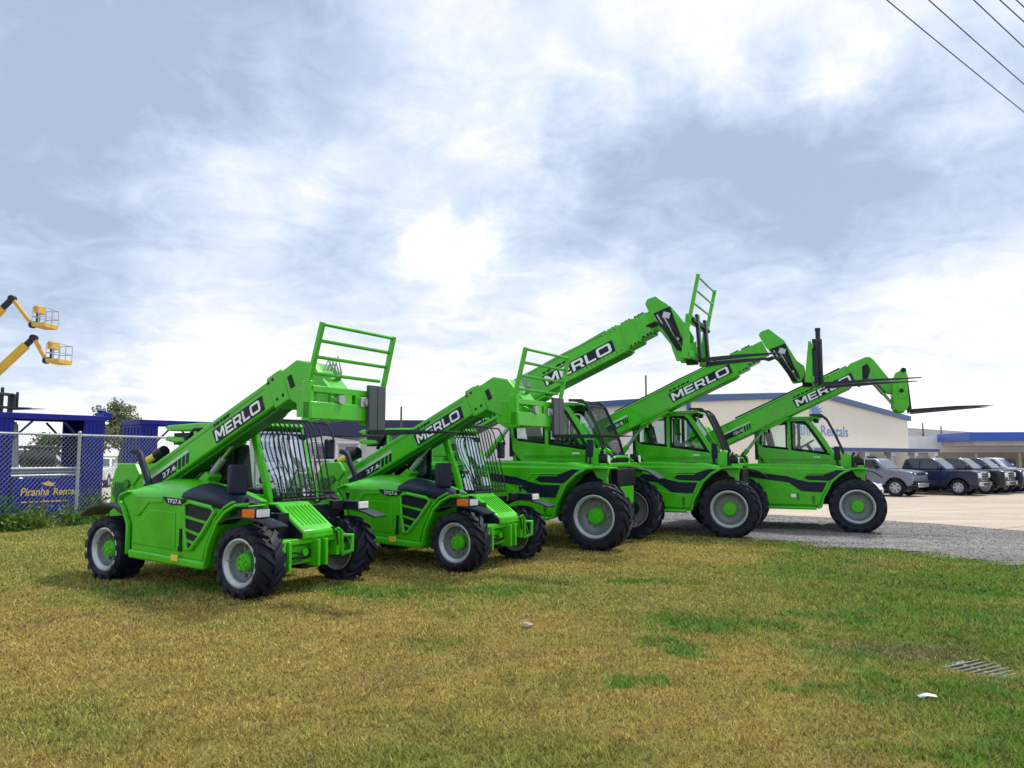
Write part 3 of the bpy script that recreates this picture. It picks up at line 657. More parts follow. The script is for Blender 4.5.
def cab_big(g):
    c = bpy.data.objects.new('cab', None); COL.objects.link(c); c.parent = g; c.empty_display_size = .2
    y0, y1 = .12, 1.08
    m = MB()
    low = [(-2.06, 1.62), (-1.85, 1.38), (-.29, 1.38), (-.345, 1.56), (-.57, 1.615), (-1.36, 1.725), (-1.93, 1.79), (-2.08, 1.92)]
    for a, b in ((y0, y0 + .05), (y1 - .05, y1)):
        m.prism(low, a, b)
    for y in (y0 + .03, y1 - .03):
        m.strip([(-1.365, y, 1.70), (-1.37, y, 2.40)], .05, .075)
        m.strip([(-1.02, y, 2.43), (-.92, y, 2.34), (-.72, y, 2.04), (-.53, y, 1.72), (-.42, y, 1.55), (-.34, y, 1.39)], .06, .095)
        m.strip([(-2.06, y, 1.85), (-2.08, y, 2.38)], .06, .07)
        m.strip([(-2.06, y, 2.395), (-1.4, y, 2.405), (-.98, y, 2.41)], .06, .06)
    m.bx(-2.08, -2.0, y0 + .06, y1 - .06, 1.4, 1.75); m.bx(-.5, -.36, y0 + .06, y1 - .06, 1.38, 1.56)
    m.build('cab_frame', 'green', c, bevel=.012)
    m = MB(); m.prism([(-2.12, 2.40), (-2.05, 2.46), (-1.5, 2.49), (-.92, 2.485), (-.74, 2.47), (-.70, 2.43), (-.95, 2.41)], y0 - .01, y1 + .01); m.build('cab_roof', 'green', c, bevel=.02)
    m = MB()
    for k in range(34):
        x = -1.80 + k * .038; m.bx(x, x + .014, y0 - .004, y0 + .004, 1.475, 1.525)
    m.build('vent_grille', 'green_dk', c)
    m = MB(); m.bx(-.86, -.72, y0 - .003, y0 + .004, 1.55, 1.575); m.build('sticker', 'white', c)
    # seals
    m = MB()
    rw = [(-2.0, 1.83), (-1.93, 1.815), (-1.43, 1.765), (-1.43, 2.35), (-2.0, 2.34)]
    dw = [(-1.31, 1.745), (-.62, 1.655), (-.60, 1.68), (-.80, 2.02), (-.98, 2.30), (-1.05, 2.35), (-1.31, 2.36)]
    for pl in (rw, dw):
        m.tube([(x, y0 + .03, z) for x, z in pl], .03, 6, closed=True); m.tube([(x, y1 - .03, z) for x, z in pl], .03, 6, closed=True)
    m.bx(-2.13, -2.06, y0 + .02, y0 + .2, 1.5, 2.35)
    m.build('window_seal', 'black', c)
    for pl in (rw, dw):
        for y in (y0 + .035, y1 - .035):
            m = MB(); m.add([(x, y, z) for x, z in pl], [tuple(range(len(pl)))]); m.build('side_window', 'glass', c)
    m = MB(); ws = [(-.92, 2.40), (-.70, 2.04), (-.50, 1.72), (-.36, 1.56)]
    m.grid([[(x + .0, y0 + .06, z), (x + .03, (y0 + y1) / 2, z), (x, y1 - .06, z)] for x, z in ws]); m.build('windscreen', 'glass', c)
    m = MB(); m.add([(-2.06, y0 + .1, 1.8), (-2.06, y1 - .1, 1.8), (-2.07, y1 - .1, 2.35), (-2.07, y0 + .1, 2.35)], [(0, 1, 2, 3)]); m.build('rear_window', 'glass', c)
    m = MB(); m.bx(-1.85, -1.3, .35, .85, 1.45, 1.62); m.box((-1.82, .6, 1.90), (.13, .48, .6), Matrix.Rotation(R(-12), 3, 'Y')); m.box((-1.88, .6, 2.22), (.1, .26, .15)); m.bx(-1.7, -1.3, .25, .31, 1.72, 1.78)
    m.build('driver_seat', 'seat', c, bevel=.04, seg=3)
    m = MB(); pts = []
    for k in range(20):
        a = 2 * math.pi * k / 20; v = Vector((0, math.cos(a) * .19, math.sin(a) * .19)); v.rotate(Matrix.Rotation(R(58), 3, 'Y')); pts.append(v + Vector((-1.02, .6, 1.86)))
    m.tube(pts, .016, 8, closed=True); m.tube([(-1.02, .6, 1.86), (-.78, .6, 1.5)], .04); m.bx(-.85, -.5, .2, 1.0, 1.4, 1.66); m.bx(-1.35, -1.1, .2, .32, 1.45, 1.82); m.tube([(-1.2, .26, 1.8), (-1.16, .26, 1.98)], .02); m.sphere((-1.16, .26, 2.0), .04)
    m.bx(-1.24, -1.18, y1 - .12, y1 - .06, 1.7, 2.36); m.box((-.84, .35, 2.2), (.05, .16, .12)); m.bx(-2.0, -.55, y0 + .06, y1 - .06, 1.40, 1.44)
    m.build('dashboard', 'black', c, bevel=.01)
    m = MB(); m.box((-.80, .3, 2.40), (.1, .14, .08)); m.box((-.80, .85, 2.40), (.1, .14, .08)); m.tube([(-.48, .4, 1.62), (-.58, .55, 1.85), (-.66, .7, 2.0)], .012); m.build('work_light', 'black', c, bevel=.01)
    return c

GP = [(-.92, 2.52), (-.66, 2.51), (-.56, 2.42), (-.42, 2.12), (-.28, 1.78), (-.20, 1.50)]
def screen_guard(g, dense):
    m = MB()
    for y in (.12, 1.08): m.strip([(x, y, z) for x, z in GP], .03, .05)
    for q in ((-.90, 2.52), (-.56, 2.42), (-.21, 1.53)): m.tube([(q[0], .12, q[1]), (q[0], 1.08, q[1])], .016, 6)
    if dense:
        for k in range(1, 24):
            y = .12 + k * .04; m.tube([(x, y, z) for x, z in GP], .005, 4)
        for i in range(len(GP) - 1):
            for k in range(1, 9):
                t = k / 9
                x = GP[i][0] * (1 - t) + GP[i + 1][0] * t; z = GP[i][1] * (1 - t) + GP[i + 1][1] * t
                if i in (0, 1) and k % 3: continue
                m.tube([(x, .12, z), (x, 1.08, z)], .005, 4)
    else:
        for k in range(1, 9): m.tube([(x, .12 + .107 * k, z) for x, z in GP[2:]], .008, 5)
    m.build('screen_guard', 'wire', g)

def big_boom(g, bf, H, s_end, stages, num, ms, sticker=True):
    ya, yb = -.34, .06
    m = MB(); bf.box(m, -.85, s_end, 0, H, ya, yb); bf.box(m, .6, 1.25, H - .01, H + .05, ya + .02, yb - .02)
    bo = m.build('boom', 'green', g, bevel=.022)
    m = MB(); bf.box(m, -.8, s_end - .05, H, H + .012, ya + .04, yb - .04); bf.box(m, .55, 1.3, H - .05, H - .042, ya - .003, ya + .01); m.build('boom_underside', 'green_dk', bo)  # bottom strip darkened in colour, as the boom's lower face is shaded
    s = s_end; d = 0
    for k, L in enumerate(stages):
        d += .03
        m = MB(); bf.box(m, s - .06, s + L, d * .35, H - d * 1.4, ya + d * .8, yb - d * .8)
        bf.box(m, s - .02, s + .02, d * .35 - .012, H - d * 1.4 + .03, ya + d * .8 - .015, yb - d * .8 + .015)
        st = m.build('boom_stage', 'green', bo, bevel=.012)
        m = MB()
        bf.box(m, s - .20, s - .02, d * .35 - .042, d * .35 - .005, ya + .1, ya + .16); bf.box(m, s - .20, s - .02, d * .35 - .042, d * .35 - .005, yb - .16, yb - .1)
        for a in (-.18, -.10, -.04):
            m.cyl(bf.p(s + a, d * .35 - .024, ya + .06), bf.p(s + a, d * .35 - .024, ya + .2), .018, n=8)
            m.cyl(bf.p(s + a, H - d * 1.4 + .02, ya + .02), bf.p(s + a, H - d * 1.4 + .02, ya + .3), .02, n=8)
            m.cyl(bf.p(s + a * 1.2, H - d * 1.4 - .05, ya + d * .8 - .02), bf.p(s + a * 1.2, H - d * 1.4 - .05, ya + d * .8 + .02), .014, n=8)
        bf.box(m, s - .2, s + .0, H - d * 1.4, H - d * 1.4 + .04, ya + .06, ya + .3)
        m.build('wear_pad', 'black', st, bevel=.006)
        s += L
    m = MB()
    for k in range(11):
        a = s_end - .95 + k * .085; m.cyl(bf.p(a, H * .86, ya - .012), bf.p(a, H * .86, ya + .01), .012, n=6)
    for k in range(5): m.cyl(bf.p(s_end - .4 + k * .085, .05, ya - .012), bf.p(s_end - .4 + k * .085, .05, ya + .01), .012, n=6)
    bf.box(m, -.5, s_end - .3, .025, .035, ya - .004, ya + .01)
    m.build('boom_bolt', 'green_dk', bo, smooth=0)
    m = MB()
    for q in range(3): m.tube([bf.p(.2 + 1.2 * q * 0 + a * .5, -.03 - .012 * math.sin(a * 3 + q), -.20 + .05 * q) for a in range(0, 6)], .016, 6)
    m.build('hydraulic_hose', 'hose', bo)
    merlo_side(bf, ya, *ms[:4], bo, num, *ms[4:], None)
    m = MB(); a = bf.p(-.55, H + .16, 0); b = bf.p(.12, H - .06, 0)
    m.cyl(bf.p(-.35, H + .50, -.14), bf.p(.12, H + .28, -.14), .055, mi=0); m.cyl(bf.p(.12, H + .28, -.14), bf.p(.62, H + .03, -.14), .036, mi=1)
    m.box(bf.p(.64, H + .02, -.14), (.16, .14, .12)); m.bx(-3.0, -2.6, -.22, -.06, 1.4, 1.62)
    m.build('lift_cylinder', ['green', 'steel'], g)
    return bo, s

def head_plates(bo, poly, yc=-.14, half=.17):
    m = MB()
    m.prism(poly, yc - half, yc - half + .035); m.prism(poly, yc + half - .035, yc + half)
    cx = sum(p[0] for p in poly) / len(poly); cz = sum(p[1] for p in poly) / len(poly)
    inn = [(cx + (x - cx) * .72, cz + (z - cz) * .80) for x, z in poly]
    m.prism(inn, yc - half + .05, yc + half - .05)
    h = m.build('boom_head', 'green', bo, bevel=.01)
    return h
# ================================================================== the five machines
def setpose(o, x, y, deg, sc=1.0, z=-.012):
    o.location = (x, y, z); o.rotation_euler = (0, 0, R(deg)); o.scale = (sc, sc, sc)
GRP = 'green telehandlers parked in a row on the grass'
s1 = make_small(); s2 = copy_tree(s1)
setpose(s1, -2.4917, 9.108, -30.5); tag(s1, 'small green telehandler nearest the camera at the left end, barred load guard against the sky', 'telehandler', GRP)
setpose(s2, -.285, 11.0, -32.5); tag(s2, 'small green telehandler second from the left, its carriage before the cab of a larger one', 'telehandler', GRP)
b4 = make_big()
b3 = copy_tree(b4); b5 = copy_tree(b4)
SC3, SC5 = 1.02, .97
setpose(b3, 1.839, 13.51, -26, SC3); tag(b3, 'large green telehandler in the middle of the row with the highest boom', 'telehandler', GRP)
setpose(b4, 4.495, 15.38, -23); tag(b4, 'large green telehandler fourth from the left, dark post sticking up above its fork carriage', 'telehandler', GRP)
setpose(b5, 7.329, 16.30, -24, SC5); tag(b5, 'large green telehandler at the right end of the row, standing on the gravel', 'telehandler', GRP)
# machine in the middle
screen_guard(b3, True); screen_guard(b4, False); screen_guard(b5, False)
f3 = BF(-2.55, 2.56, .44)
bo, e = big_boom(b3, f3, .50, 2.95, [.26, .25, .22], '50.18', (1.36, .215, 1.36, .165, -.62, .26, .98, .18))
P3 = [(x / SC3, z / SC3) for x, z in [(.66, 4.16), (.70, 4.24), (.85, 4.28), (1.05, 4.12), (1.31, 3.77), (1.42, 3.57), (1.40, 3.35), (1.3, 3.13), (1.19, 3.14), (1.12, 3.33), (1.10, 3.42), (.89, 3.70), (.74, 3.98)]]
h = head_plates(bo, P3)
def head_hoses(h, P, o):
    m = MB()
    m.prism([(o[0] - .17, o[1] + .15), (o[0] + .12, o[1] + .25), (o[0] + .18, o[1] + .05), (o[0] + .30, o[1] - .30), (o[0] + .24, o[1] - .40), (o[0] - .0, o[1] - .14)], -.322, -.308, mi=0)  # black sheet laid on as the shaded recess of the boom head
    for k in range(4):
        x, z = o[0] - .10 + .03 * k, o[1] + .05 - .01 * k
        m.tube([(x - .20, -.30, z - .10), (x - .02, -.36, z - .05), (x + .12, -.37, z - .18), (x + .25, -.36, z - .40), (x + .33, -.33, z - .54)], .012, 6, mi=1)
    for k in range(3): m.cyl((o[0] + .05 + .11 * k, -.335, o[1] - .05 - .2 * k), (o[0] + .05 + .11 * k, -.31, o[1] - .05 - .2 * k), .03, n=10, mi=2)
    for k in range(6):
        x, z = o[0] - .1 + .035 * k, o[1] + .12 - .01 * k
        m.tube([(x, -.33, z), (x + .1, -.36, z - .18), (x + .2 + .02 * (k % 3), -.35, z - .34 - .05 * (k % 2)), (x + .28, -.33, z - .52)], .013, 6, mi=1 if k % 3 else 2)
    m.box((o[0] + .06, -.335, o[1] + .10), (.12, .03, .1), Matrix.Rotation(.3, 3, 'Y'), mi=2); m.box((o[0] + .22, -.335, o[1] - .3), (.1, .03, .04), Matrix.Rotation(.3, 3, 'Y'), mi=2)
    m.build('hydraulic_hose', ['black', 'hose', 'steel'], h)
head_hoses(h, P3, (.96, 3.75))
def carriage_guard(g, x0, z0, z1, ytop, y0, y1, guard=None):
    m = MB()
    prof = [(x0 - .14, z0 + .02), (x0 - .05, z1), (x0, z1), (x0, z0)]
    for y in (y0, y1 - .05, -.34, .06): m.prism(prof if y in (y0, y1 - .05) else [(x0 - .15, z0 + .05), (x0 - .11, z0 + .30), (x0, z0 + .34), (x0, z0 + .05)], y, y + .05)
    m.bx(x0 - .03, x0 + .03, y0, y1, z0 + .02, z0 + .12); m.bx(x0 - .03, x0 + .03, y0, y1, z1 - .14, z1 - .04)
    car = m.build('fork_carriage', 'green', g, bevel=.008)
    m = MB(); m.cyl((x0 - .15, -.30, z0 + .14), (x0 - .15, .04, z0 + .14), .05); m.bx(x0 - .2, x0 - .02, -.2, -.08, z0 - .02, z0 + .1); m.cyl((x0 + .04, y0 + .05, z1 - .1), (x0 + .04, y1 - .05, z1 - .1), .03); m.build('fork_shaft', 'black', car)
    if guard:
        m = MB(); gx, gz = guard
        for y in (y0 + .03, y1 - .03): m.tube([(x0 - .02, y, z1 - .2), (gx, y, gz)], .038, 4)
        for k in range(4):
            t = (.06 + k * .31); x = gx + (x0 - gx) * t * .78; z = gz + (z1 - .05 - gz) * t
            m.tube([(x, y0 + .03, z), (x, y1 - .03, z)], .018, 8)
        m.build('load_guard', 'green', car, bevel=.004)
    return car
carriage_guard(b3, 1.50, 3.04, 3.76, 0, -.82, .55, (1.66, 4.38))
fork_pair(b3, 1.56, (-.42, .18), 3.03, 3.80, 1.2, .13, R(3), ('fork', 'fork'), 1.25)
# fourth machine
f4 = BF(-2.6, 2.36, .466)
bo, e = big_boom(b4, f4, .46, 2.80, [.25, .24, .22], '50.18', (1.44, .185, 1.27, .155, -.08, .16, .52, .17))
P4 = [(.545, 3.93), (.59, 3.99), (.74, 4.04), (1.02, 3.79), (1.24, 3.38), (1.37, 3.27), (1.38, 3.1), (1.31, 2.98), (1.14, 2.96), (1.05, 3.15), (.84, 3.47), (.64, 3.74)]
h = head_plates(bo, P4); head_hoses(h, P4, (.92, 3.48))
carriage_guard(b4, 1.52, 2.90, 3.68, 0, -.8, .52)
m = MB(); m.bx(1.54, 1.60, -.62, .34, 2.9, 3.0); m.bx(1.54, 1.60, -.62, .34, 3.5, 3.6)
for y in (-.60, .30): m.bx(1.53, 1.62, y - .05, y + .05, 2.9, 3.74)
m.bx(1.54, 1.70, -.2, -.06, 2.9, 3.8); m.cyl((1.63, -.13, 3.0), (1.63, -.13, 4.02), .045); m.bx(1.58, 1.68, -.18, -.08, 3.96, 4.02)
for k in range(5): m.cyl((1.62, -.25 + .06 * k, 3.05 + .1 * k), (1.66, -.25 + .06 * k, 3.05 + .1 * k), .03, n=8)
m.build('fork_positioner', 'fork', b4, bevel=.008)
fork_pair(b4, 1.66, (-.5, .22), 2.87, 3.72, 1.68, .13, R(2.5), ('fork', 'fork'), 1.25)
# fifth machine
f5 = BF(-2.68, 2.35, .466)
bo, e = big_boom(b5, f5, .46, 2.72, [.14, .12], '120.10', (1.54, .195, 1.27, .155, -.27, .185, .74, .17))
q = lambda L: [(x / SC5, z / SC5) for x, z in L]
m = MB(); P5 = q([(-.12, 3.40), (-.02, 3.50), (.11, 3.55), (.27, 3.62), (.36, 3.62), (.43, 3.55), (.70, 3.15), (.80, 3.02), (.78, 2.84), (.66, 2.84), (.43, 3.10), (.30, 3.12), (.12, 3.0)])
m.prism(P5, -.33, -.28); m.prism(P5, .0, .05); m.prism([(x * .92 + .03, z * .97 + .1) for x, z in P5], -.27, -.01)
h = m.build('boom_head', 'green', bo, bevel=.012)
m = MB(); m.prism(q([(.2, 3.42), (.3, 3.48), (.36, 3.36), (.28, 3.1), (.2, 3.1)]), -.336, -.325); m.prism(q([(.3, 3.36), (.34, 3.5), (.40, 3.45), (.62, 3.15), (.55, 3.12)]), -.336, -.325, mi=1); m.build('head_plate', ['black', 'green'], h)
m = MB(); m.cyl((.44, -.14, 3.16), (.62, -.14, 2.92), .05); m.cyl((.62, -.14, 2.92), (.84, -.14, 2.60), .032); m.build('tilt_cylinder', 'steel', h)
m = MB()
cp = q([(.74, 3.05), (.80, 3.22), (.93, 3.29), (.96, 3.33), (1.01, 3.32), (1.03, 2.56), (.98, 2.46), (.82, 2.43), (.74, 2.56)])
m.prism(cp, -.66, -.60); m.prism(cp, .32, .38); m.bx(.80, 1.04, -.60, .32, 2.60, 2.78); m.bx(.86, 1.02, -.60, .32, 3.15, 3.3); m.prism(q([(.72, 2.62), (.76, 3.08), (.9, 3.1), (.9, 2.55)]), -.3, .02)
car = m.build('fork_carriage', 'green', b5, bevel=.012)
m = MB(); m.cyl((.93, -.675, 2.95), (.93, -.65, 2.95), .045); m.cyl((.98, -.675, 3.38), (.98, .39, 3.38), .05); m.build('pivot_pin', 'black', car)
m = MB(); m.prism(q([(.84, 3.1), (.99, 3.1), (1.0, 2.7), (.84, 2.7)]), -.672, -.655); m.build('carriage_plate', 'green', car, bevel=.01)
fork_pair(b5, 1.07, (-.45, .15), 2.50, 3.30, 1.52, .15, R(4.0), ('fork', 'fork'), 1.6)
m = MB(); m.bx(-1.28, -1.18, -1.178, -1.16, .72, .79, mi=0); m.bx(-1.15, -1.12, -1.176, -1.16, .66, .80, mi=1); m.build('sticker', ['white', 'green_dk'], b5)
# ================================================================== terrain
def sstep(a, b, x):
    t = np.clip((x - a) / (b - a), 0, 1); return t * t * (3 - 2 * t)
_rng = np.random.RandomState(3); _PT = _rng.rand(256, 256)
def vnoise(x, y):
    xi = np.floor(x).astype(int); yi = np.floor(y).astype(int); fx = x - xi; fy = y - yi
    fx = fx * fx * (3 - 2 * fx); fy = fy * fy * (3 - 2 * fy)
    g = lambda a, b: _PT[a % 256, b % 256]
    return (g(xi, yi) * (1 - fx) + g(xi + 1, yi) * fx) * (1 - fy) + (g(xi, yi + 1) * (1 - fx) + g(xi + 1, yi + 1) * fx) * fy
def fbm(x, y, o=4):
    s = 0; a = .5; t = 0
    for k in range(o): s = s + a * vnoise(x * 2 ** k + 17 * k, y * 2 ** k + 31 * k); t += a; a *= .55
    return s / t
def seg_d(x, y, pts):
    d = np.full(np.shape(x), 1e9)
    for (ax, ay), (bx, by) in zip(pts[:-1], pts[1:]):
        t = np.clip(((x - ax) * (bx - ax) + (y - ay) * (by - ay)) / ((bx - ax) ** 2 + (by - ay) ** 2), 0, 1)
        d = np.minimum(d, np.hypot(x - ax - t * (bx - ax), y - ay - t * (by - ay)))
    return d
SWALE = [(7.5, 5.4), (3.62, 5.98), (2.6, 6.6), (1.9, 7.4)]
RUT = [(2.2, 12.6), (3.4, 10.6), (4.6, 9.3), (6.4, 8.2)]
def height(x, y):
    x = np.asarray(x, float); y = np.asarray(y, float)
    h = -.65 * sstep(17.5, 42, y)
    near = 1 - sstep(9.5, 12.5, y)
    h = h + near * .035 * (fbm(x * .5 + 9, y * .5, 3) - .5)
    h = h - .06 * np.exp(-(seg_d(x, y, SWALE) / .55) ** 2) * sstep(1.6, 3.4, x)
    h = h - .07 * np.exp(-(seg_d(x, y, RUT) / .35) ** 2) * sstep(2.2, 3.2, x)
    h = h - .035 * np.exp(-((x - 3.62) ** 2 / .26 + (y - 5.98) ** 2 / .30))
    return h
def hz(x, y): return float(height(np.array([x]), np.array([y]))[0])

# ------------------------------------------------------------------ turf colour (dry, olive and fresh green grass)
PATCH = [(2.18, 7.13, .75, .30), (1.25, 6.3, .32, .18), (2.75, 6.35, .55, .22), (3.2, 7.6, .5, .3), (-3.35, 8.9, 1.0, .45), (-1.5, 8.9, .8, .35), (1.7, 9.6, .5, .25), (.9, 5.1, .2, .15), (2.45, 4.1, .6, .25), (3.0, 6.4, .5, .22), (2.1, 5.15, .22, .12), (4.9, 7.2, 1.2, .7), (4.2, 10.2, 1.3, .35), (-.2, 8.9, .6, .25), (3.1, 5.0, .8, .4)]
def turf(x, y):
    n1 = fbm(x * .55 + 3, y * .55 + 8, 4); n2 = fbm(x * 1.7 + 40, y * 1.7, 4); n3 = fbm(x * 7, y * 7 + 5, 3)
    dry = sstep(.40, .62, n1 * .6 + n2 * .4)
    right = sstep(1.2, 3.6, x - (y - 5) * .22) * .9 + sstep(12, 15, y) * .15
    g = np.clip(right * .75 + sstep(.50, .72, n2) * .35 - dry * .12, 0, 1)
    far = sstep(9, 14, y)
    xw = x + (fbm(x * 1.3 + 5, y * 1.3, 3) - .5) * 1.3; yw = y + (fbm(x * 1.3, y * 1.3 + 50, 3) - .5) * 1.0; n5 = fbm(x * 4 + 11, y * 4, 3)
    for (px, py, rx, ry) in PATCH:
        d = ((xw - px) / rx / 1.15) ** 2 + ((yw - py) / ry / 1.25) ** 2
        g = np.maximum(g, sstep(.22, .90, np.exp(-d * .8) + (n5 - .5) * 1.1) * (.5 + .75 * n3))
    g = np.clip(g + (n3 - .5) * .45, 0, 1)
    A = np.array([.42, .325, .085]); B = np.array([.265, .275, .058]); G = np.array([.095, .225, .028])
    base = A[None] * dry[:, None] + B[None] * (1 - dry[:, None])
    base = base * (1 + .25 * far[:, None] * np.array([[.1, .25, .0]]))
    bald = np.exp(-(((x - 3.2) / .55) ** 2 + ((y - 6.35) / .2) ** 2)) * .8 + sstep(.66, .78, n1) * .25
    c = base * (1 - g[:, None]) + G[None] * g[:, None]
    c = c * (1 - bald[:, None]) + np.array([[.17, .14, .085]]) * bald[:, None]
    n4 = fbm(x * 14 + 3, y * 14 + 9, 2)
    return c * (.55 + .55 * n3[:, None] + .40 * n4[:, None])

def vcol_mat(name, rough, bump=.4, bscale=120, extra=True):
    m, nt, b = new_mat(name); N = nt.nodes; L = nt.links
    at = N.new('ShaderNodeAttribute'); at.attribute_name = 'tone'
    tc = N.new('ShaderNodeTexCoord'); no = N.new('ShaderNodeTexNoise'); no.inputs['Scale'].default_value = 38; no.inputs['Detail'].default_value = 8; no.inputs['Roughness'].default_value = .7
    L.new(tc.outputs['Object'], no.inputs['Vector'])
    mr = N.new('ShaderNodeMapRange'); mr.inputs[1].default_value = .3; mr.inputs[2].default_value = .7; mr.inputs[3].default_value = .35; mr.inputs[4].default_value = 1.35
    L.new(no.outputs['Fac'], mr.inputs[0])
    sc = N.new('ShaderNodeVectorMath'); sc.operation = 'SCALE'; L.new(at.outputs['Color'], sc.inputs[0]); L.new(mr.outputs[0], sc.inputs['Scale'])
    L.new(sc.outputs[0], b.inputs['Base Color']); b.inputs['Roughness'].default_value = rough; b.inputs['Specular IOR Level'].default_value = .15
    bp = N.new('ShaderNodeBump'); bp.inputs['Strength'].default_value = bump; bp.inputs['Distance'].default_value = .03; L.new(no.outputs['Fac'], bp.inputs['Height']); L.new(bp.outputs[0], b.inputs['Normal'])
    return m
def set_tone(me, cols):
    a = me.color_attributes.new('tone', 'FLOAT_COLOR', 'POINT')
    a.data.foreach_set('color', np.concatenate([cols, np.ones((len(cols), 1))], 1).astype(np.float32).ravel())
def np_mesh(name, V, F, mat, smooth=True):
    me = bpy.data.meshes.new(name); V = np.asarray(V, np.float32); F = np.asarray(F, np.int32)
    me.vertices.add(len(V)); me.vertices.foreach_set('co', V.ravel())
    n = F.shape[1]; me.loops.add(F.size); me.loops.foreach_set('vertex_index', F.ravel())
    me.polygons.add(len(F)); me.polygons.foreach_set('loop_start', np.arange(0, F.size, n, dtype=np.int32)); me.polygons.foreach_set('loop_total', np.full(len(F), n, np.int32))
    me.update(calc_edges=True); me.validate()
    if smooth: me.polygons.foreach_set('use_smooth', [True] * len(me.polygons))
    me.materials.append(mat)
    o = bpy.data.objects.new(name, me); COL.objects.link(o); return o
def grid_faces(nx, ny):
    i = np.arange(nx * ny).reshape(ny, nx)
    return np.stack([i[:-1, :-1].ravel(), i[:-1, 1:].ravel(), i[1:, 1:].ravel(), i[1:, :-1].ravel()], 1)

xs = np.unique(np.concatenate([-np.geomspace(14, 900, 26)[::-1], np.arange(-14, 14.01, .14), np.geomspace(14, 900, 26)]))
ys = np.unique(np.concatenate([[-60, -30, -15, -8, -4], np.arange(-2, 20.01, .14), np.arange(20.5, 60, .8), np.geomspace(60, 1500, 24)]))
GX, GY = np.meshgrid(xs, ys); Hh = height(GX.ravel(), GY.ravel())
ground = np_mesh('ground', np.stack([GX.ravel(), GY.ravel(), Hh], 1), grid_faces(len(xs), len(ys)), vcol_mat('turf_soil', .95))
tc_ = turf(GX.ravel(), GY.ravel()); farm = sstep(25, 60, GY.ravel())[:, None]
set_tone(ground.data, tc_ * .52 * (1 - farm) + np.array([[.15, .17, .05]]) * farm)
tag(ground, kind='structure')

# gravel strip and concrete lot: sheets lying on the ground
def edge(pts, n):
    pts = np.array(pts, float); seg = np.hypot(*(pts[1:] - pts[:-1]).T); cu = np.concatenate([[0], np.cumsum(seg)]); t = np.linspace(0, cu[-1], n)
    return np.stack([np.interp(t, cu, pts[:, 0]), np.interp(t, cu, pts[:, 1])], 1)
EG = [(-22, 27), (-6, 23.5), (-1, 19.6), (1.6, 17.3), (3.06, 15.5), (4.37, 14.0), (5.45, 12.95), (6.2, 12.3), (6.7, 11.4), (7.15, 10.6), (9.5, 7.6), (16, .5)]
EL = [(-20, 30), (-4, 27), (2, 23), (6, 20.8), (8.8, 18.1), (9.75, 16.9), (10.35, 15.6), (14, 10), (22, 0)]
def sheet(name, A, B, n, k, lift, mat, jitA=0, jitB=0, pw=1.0):
    a = edge(A, n); b = edge(B, n)
    ja = (fbm(a[:, 0] * 2.2, a[:, 1] * 2.2, 4) - .5) * jitA * 2; jb = (fbm(b[:, 0] * 1.4 + 9, b[:, 1] * 1.4, 3) - .5) * jitB * 2
    d = (b - a); d /= np.linalg.norm(d, axis=1)[:, None]
    a = a + d * ja[:, None]; b = b + d * jb[:, None]
    v = np.linspace(0, 1, k) ** pw
    P = a[None] * (1 - v[:, None, None]) + b[None] * v[:, None, None]
    P = P.reshape(-1, 2); z = height(P[:, 0], P[:, 1]) + lift
    o = np_mesh(name, np.concatenate([P, z[:, None]], 1), grid_faces(n, k), mat); return tag(o, kind='structure')
